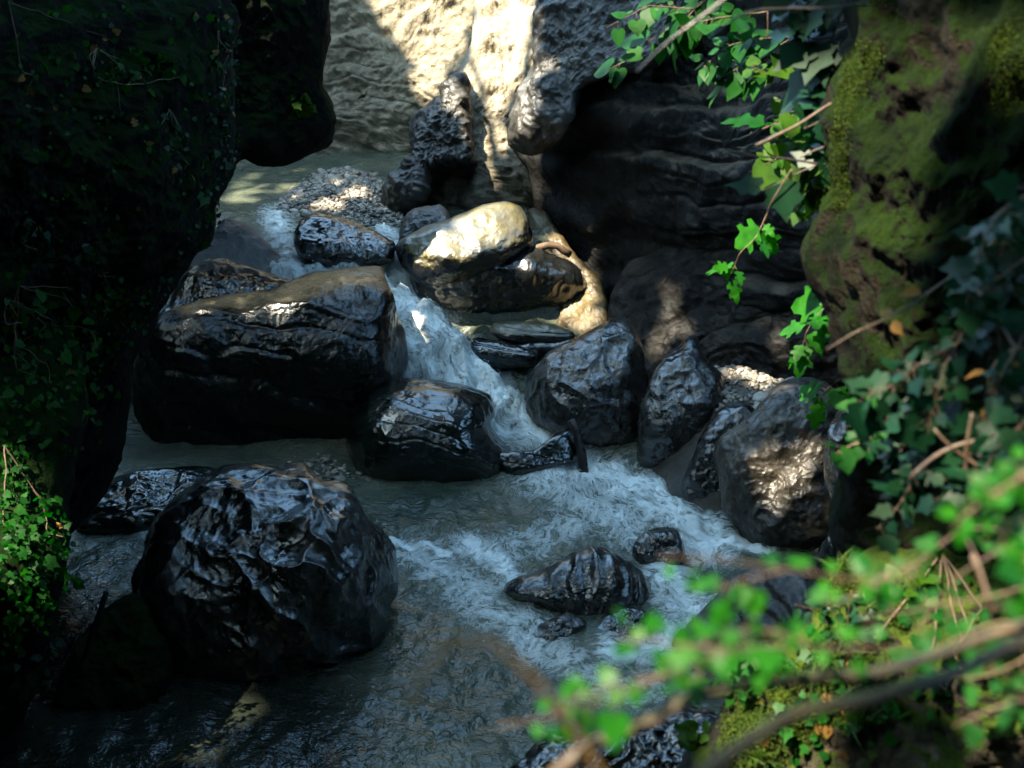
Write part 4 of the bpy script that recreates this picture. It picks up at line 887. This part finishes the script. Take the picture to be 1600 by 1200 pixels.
# thin mist drifting off the rapids at the left
import bmesh
bm_ = bmesh.new(); bmesh.ops.create_icosphere(bm_, subdivisions=3, radius=1)
mv = np.array([v.co[:] for v in bm_.verts]); mf = np.array([[v.index for v in f.verts] for f in bm_.faces]); bm_.free()
mm = bpy.data.materials.new('mist'); mm.use_nodes = True; mt_ = mm.node_tree
mt_.nodes.remove(mt_.nodes['Principled BSDF']); pv = mt_.nodes.new('ShaderNodeVolumePrincipled')
pv.inputs['Color'].default_value = (.95, .97, 1, 1); pv.inputs['Density'].default_value = .22
mt_.links.new(pv.outputs[0], mt_.nodes['Material Output'].inputs['Volume'])
obj('mist', P(372, 402, 22.0) + mv*(1 + .25*fbm(mv, 1.2, 2)[:, None])*[1.05, .75, .62], mf, mm, kind='stuff', label='thin pale mist over the rapids by the left cliff', cat='mist')
# ------------------------------------------------------------------ unseen leaf screens added to shade the gorge, gaps cut where sun should fall
LIT = [  # where the sun reaches (outline in photo pixels, looked up on the surfaces)
    [(548, -60), (600, 35), (640, 100), (658, 165), (700, 150), (735, 165), (738, 240), (762, 262), (762, 290), (830, 325), (850, 250), (835, 190), (850, 60), (850, -60)],
    [(615, 388), (700, 340), (750, 312), (805, 318), (832, 370), (780, 398), (740, 412), (690, 425), (625, 405)],
    [(828, 325), (862, 340), (880, 375), (940, 430), (945, 520), (880, 505), (915, 445), (850, 400)],
    [(1030, 435), (1055, 440), (1070, 495), (1050, 500)], [(1005, 510), (1040, 505), (1070, 545), (1010, 545)], [(1190, 490), (1225, 495), (1232, 570), (1205, 562)], [(1255, 545), (1300, 548), (1295, 580), (1260, 580)], [(1080, 485), (1092, 490), (1098, 515), (1085, 510)],
    [(1130, 570), (1170, 572), (1225, 605), (1215, 625), (1150, 595)],
    [(1185, 700), (1228, 685), (1245, 730), (1225, 775), (1190, 762)], [(1280, 690), (1306, 690), (1302, 740), (1280, 745)], [(1250, 805), (1275, 800), (1270, 820)],
    [(270, 478), (430, 446), (540, 418), (612, 408), (616, 450), (500, 465), (440, 500), (400, 475), (300, 492)],
    [(470, 335), (560, 345), (615, 385), (520, 370)],
    [(1295, 150), (1325, 100), (1400, 60), (1420, 0), (1440, 0), (1430, 70), (1360, 130), (1320, 190)], [(1400, 220), (1440, 210), (1450, 340), (1410, 300)], [(1550, 40), (1640, 40), (1640, 140), (1550, 130)],
    [(1275, 390), (1340, 350), (1380, 420), (1340, 500), (1290, 460)], [(1440, 450), (1480, 450), (1475, 540), (1440, 530)],
    [(1285, 930), (1310, 890), (1420, 830), (1480, 815), (1480, 860), (1400, 900), (1320, 960)], [(1140, 1110), (1230, 1040), (1330, 1040), (1330, 1110), (1250, 1160), (1120, 1230)], [(-20, 690), (30, 700), (100, 840), (95, 890), (40, 940), (-20, 930)], [(90, 560), (125, 560), (125, 620), (100, 620)], [(440, 130), (495, 130), (495, 200), (440, 200)]
    ]
LEAFLIT = [  # leaves the sun reaches, whatever lies behind them in shade
    [(925, -20), (1230, -20), (1235, 130), (1300, 200), (1305, 345), (1180, 350), (1160, 230), (1080, 170), (925, 130)],
    [(1100, 370), (1190, 370), (1190, 475), (1100, 470)], [(1225, 455), (1315, 455), (1315, 570), (1225, 570)], [(1245, 605), (1305, 605), (1305, 655), (1245, 655)],
    [(780, 1230), (780, 1120), (900, 1050), (950, 970), (1010, 850), (1160, 830), (1290, 880), (1340, 850), (1480, 800), (1470, 740), (1640, 700), (1640, 910), (1560, 960), (1480, 900), (1400, 940), (1390, 1020), (1300, 1060), (1250, 1110), (1180, 1160), (1060, 1230)],
    [(1500, 990), (1640, 960), (1640, 1040), (1500, 1060)],
    [(20, 510), (60, 500), (90, 560), (50, 600)], [(-20, 690), (30, 700), (100, 840), (95, 890), (40, 940), (-20, 930)],
    [(440, 130), (495, 130), (495, 200), (440, 200)], [(500, 1160), (570, 1160), (570, 1220), (500, 1220)],
]
HALF = [np.array([(345, 250), (440, 250), (545, 255), (620, 300), (600, 350), (430, 335), (345, 330)], float)]   # dappled
def add_leaf_screens():
    bpy.context.view_layer.update(); dg = bpy.context.evaluated_depsgraph_get()
    r = np.random.default_rng(77); pts = []
    e1 = np.cross(SUN, [0, 0, 1.0]); e1 /= np.linalg.norm(e1); e2 = np.cross(SUN, e1)
    flat = lambda a: np.stack([a@e1, a@e2], 1)
    tg = []
    def sees(q):   # is the way to the sun free of rock?
        q = Vector(q); d = Vector(SUN)
        for _ in range(6):
            ok, loc, n, fi, ob, _m = S.ray_cast(dg, q, d)
            if not ok: return True
            if not ob.name.startswith(('foliage', 'stem', 'grass', 'dry_twig', 'moss.', 'hanging')): return False
            q = loc + d*.01
        return True
    def sample(polys, prob):
        for a in polys:
            a = np.array(a, float); lo, hi = a.min(0), a.max(0)
            gx, gy = np.meshgrid(np.arange(lo[0], hi[0], 9.0), np.arange(lo[1], hi[1], 9.0)); gx, gy = gx.ravel(), gy.ravel()
            m = inside(gx, gy, a) & (r.uniform(size=len(gx)) < prob)
            for u, w in zip(gx[m], gy[m]):
                h = hit(u, w)
                if h and not h[2].name.startswith(('foliage', 'stem')) and sees(h[0] + h[1]*.03): tg.append(h[0])
    sample(LIT, 1.0); sample(HALF, .22)
    for ob in list(S.objects):
        if ob.type != 'MESH' or not ob.name.startswith(('foliage', 'stem', 'grass_tuft', 'mossy_branch', 'dry_twig', 'grass_stalk')): continue
        me = ob.data; co = np.empty(len(me.vertices)*3, np.float32); me.vertices.foreach_get('co', co)
        w = co.reshape(-1, 3) + np.array(ob.matrix_world.translation); a, b, dd = proj(w)
        m = np.zeros(len(w), bool)
        for pl in LEAFLIT: m |= inside(a, b, np.array(pl, float))
        if ob.name.startswith(('leaf_sprig.003',)): m[:] = True
        tg.extend(q for q in w[m & (dd > 0)][::5] if sees(q + SUN*.02))
    tg = flat(np.array(tg)); cells = {}
    for t in tg: cells.setdefault((int(t[0]//.3), int(t[1]//.3)), []).append(t)
    for lay, zc in enumerate((26.4, 27.3, 28.2, 29.2)):
        gx, gy = np.meshgrid(np.arange(-23, -1, .30), np.arange(-11, 26, .30))
        n = gx.size
        pts.append(np.stack([gx.ravel() + r.uniform(-.15, .15, n), gy.ravel() + r.uniform(-.15, .15, n), zc + r.normal(0, .3, n)], 1))
    pts = np.concatenate(pts); keep = np.ones(len(pts), bool); d = Vector(-SUN); f2 = flat(pts)
    for i, q in enumerate(pts):
        c = (int(f2[i, 0]//.3), int(f2[i, 1]//.3)); near = [t for dx in (-1, 0, 1) for dy in (-1, 0, 1) for t in cells.get((c[0]+dx, c[1]+dy), ())]
        if near and ((np.array(near) - f2[i])**2).sum(1).min() < .24**2: keep[i] = False; continue
        ok, loc, n, fi, ob, _ = S.ray_cast(dg, Vector(q), d)
        if not ok: keep[i] = False; continue
        a, b, dd = proj(np.array(loc)[None])
        if dd[0] < 0 or not (-300 < a[0] < 2400 and -300 < b[0] < 2000): keep[i] = r.uniform() < .12
    pts = pts[keep]
    labels = ['tall tree leaning from the left rim over the upper pool', 'tall tree on the left rim above the huge slab boulder', 'tall tree on the left rim above the scalloped boulder',
              'tall tree on the left rim behind the viewer', 'old tree farther back on the left rim upstream', 'old tree farther back on the left rim, middle', 'old tree farther back on the left rim, downstream']
    tr = np.array([(-9, 20), (-8.5, 12), (-8.8, 4), (-9, -5), (-17, 18), (-17, 8), (-17, -3)], float)
    own = np.argmin(np.linalg.norm(pts[:, None, :2] - tr[None], axis=2), 1)
    # unseen leaf screens added right, overhead and behind the viewer to narrow the sky
    ex = []
    for x0, x1, y0, y1, zc in ((3.2, 15, -6, 34, 20), (-3.2, 3.2, -6, 6.5, 22), (-5.5, 2.6, 6.5, 10.3, 22)):
        for lay in range(2):
            gx, gy = np.meshgrid(np.arange(x0, x1, .5), np.arange(y0, y1, .5)); n = gx.size
            ex.append(np.stack([gx.ravel() + r.uniform(-.3, .3, n), gy.ravel() + r.uniform(-.3, .3, n), zc + lay*.8 + r.normal(0, .5, n) + .12*np.abs(gx.ravel() - 3)], 1))
    ex = np.concatenate(ex); fe = flat(ex); ok_ = np.ones(len(ex), bool)
    for i in range(len(ex)):
        c0 = (int(fe[i, 0]//.3), int(fe[i, 1]//.3)); near = [t for dx in (-2, -1, 0, 1, 2) for dy in (-2, -1, 0, 1, 2) for t in cells.get((c0[0]+dx, c0[1]+dy), ())]
        if near and ((np.array(near) - fe[i])**2).sum(1).min() < .42**2: ok_[i] = False
    ex = ex[ok_]; tr2 = np.array([(11, 26), (10.5, 16), (10, 7), (9.5, -3), (0, -6.5)], float)
    pts = np.concatenate([pts, ex]); own = np.concatenate([own, 7 + np.argmin(np.linalg.norm(ex[:, None, :2] - tr2[None], axis=2), 1)]); tr = np.concatenate([tr, tr2])
    labels += ['spreading tree on the right rim upstream', 'spreading tree on the right rim above the tan dappled boulder', 'spreading tree on the right rim above the mossy bank', 'spreading tree on the right rim beside the viewer', 'tree on the slope behind the viewer']
    for k, (t, lb) in enumerate(zip(tr, labels)):
        root = thing('forest_tree', (t[0], t[1], 10.5), label=lb, cat='tree', group='trees on the left rim' if k < 7 else 'trees on the right rim')
        q = pts[own == k]; n = len(q)
        V, Fq, A = leaf_arrays(q, nrm(r.normal(0, 1, (n, 3))*[1, 1, .25]), SUN + r.normal(0, .2, (n, 3)), np.full(n, .54 if k < 7 else .95), 'heart', r)
        obj('crown', V, Fq, LF_SCREEN, root, {'rnd': A})
        b = np.array([t[0], t[1], 10.5]); hz = 17.2 if k < 7 else 10.5; Vs, Qs, Ts = [], [], []; o = 0
        for dx, dy, r0 in [(0, 0, .32), (-3, 1, .12), (3, -2, .12), (1, 3.5, .12), (-2, -3, .12)]:
            pth = np.array([b, b + [0, 0, .45*(hz)], b + [dx*.3, dy*.3, .7*hz], b + [dx, dy, hz]]) if r0 > .2 else np.array([b + [0, 0, .58*hz], b + [dx*.5, dy*.5, .8*hz], b + [dx, dy, hz]])
            V, Q, T, c = tube(pth, r0, r0*.35, 8, .1); Vs.append(V); Qs.append(Q + o); Ts.append(T + o); o += len(V)
        obj('trunk', np.concatenate(Vs), [np.concatenate(Qs), np.concatenate(Ts)], BARK, root)
add_leaf_screens()
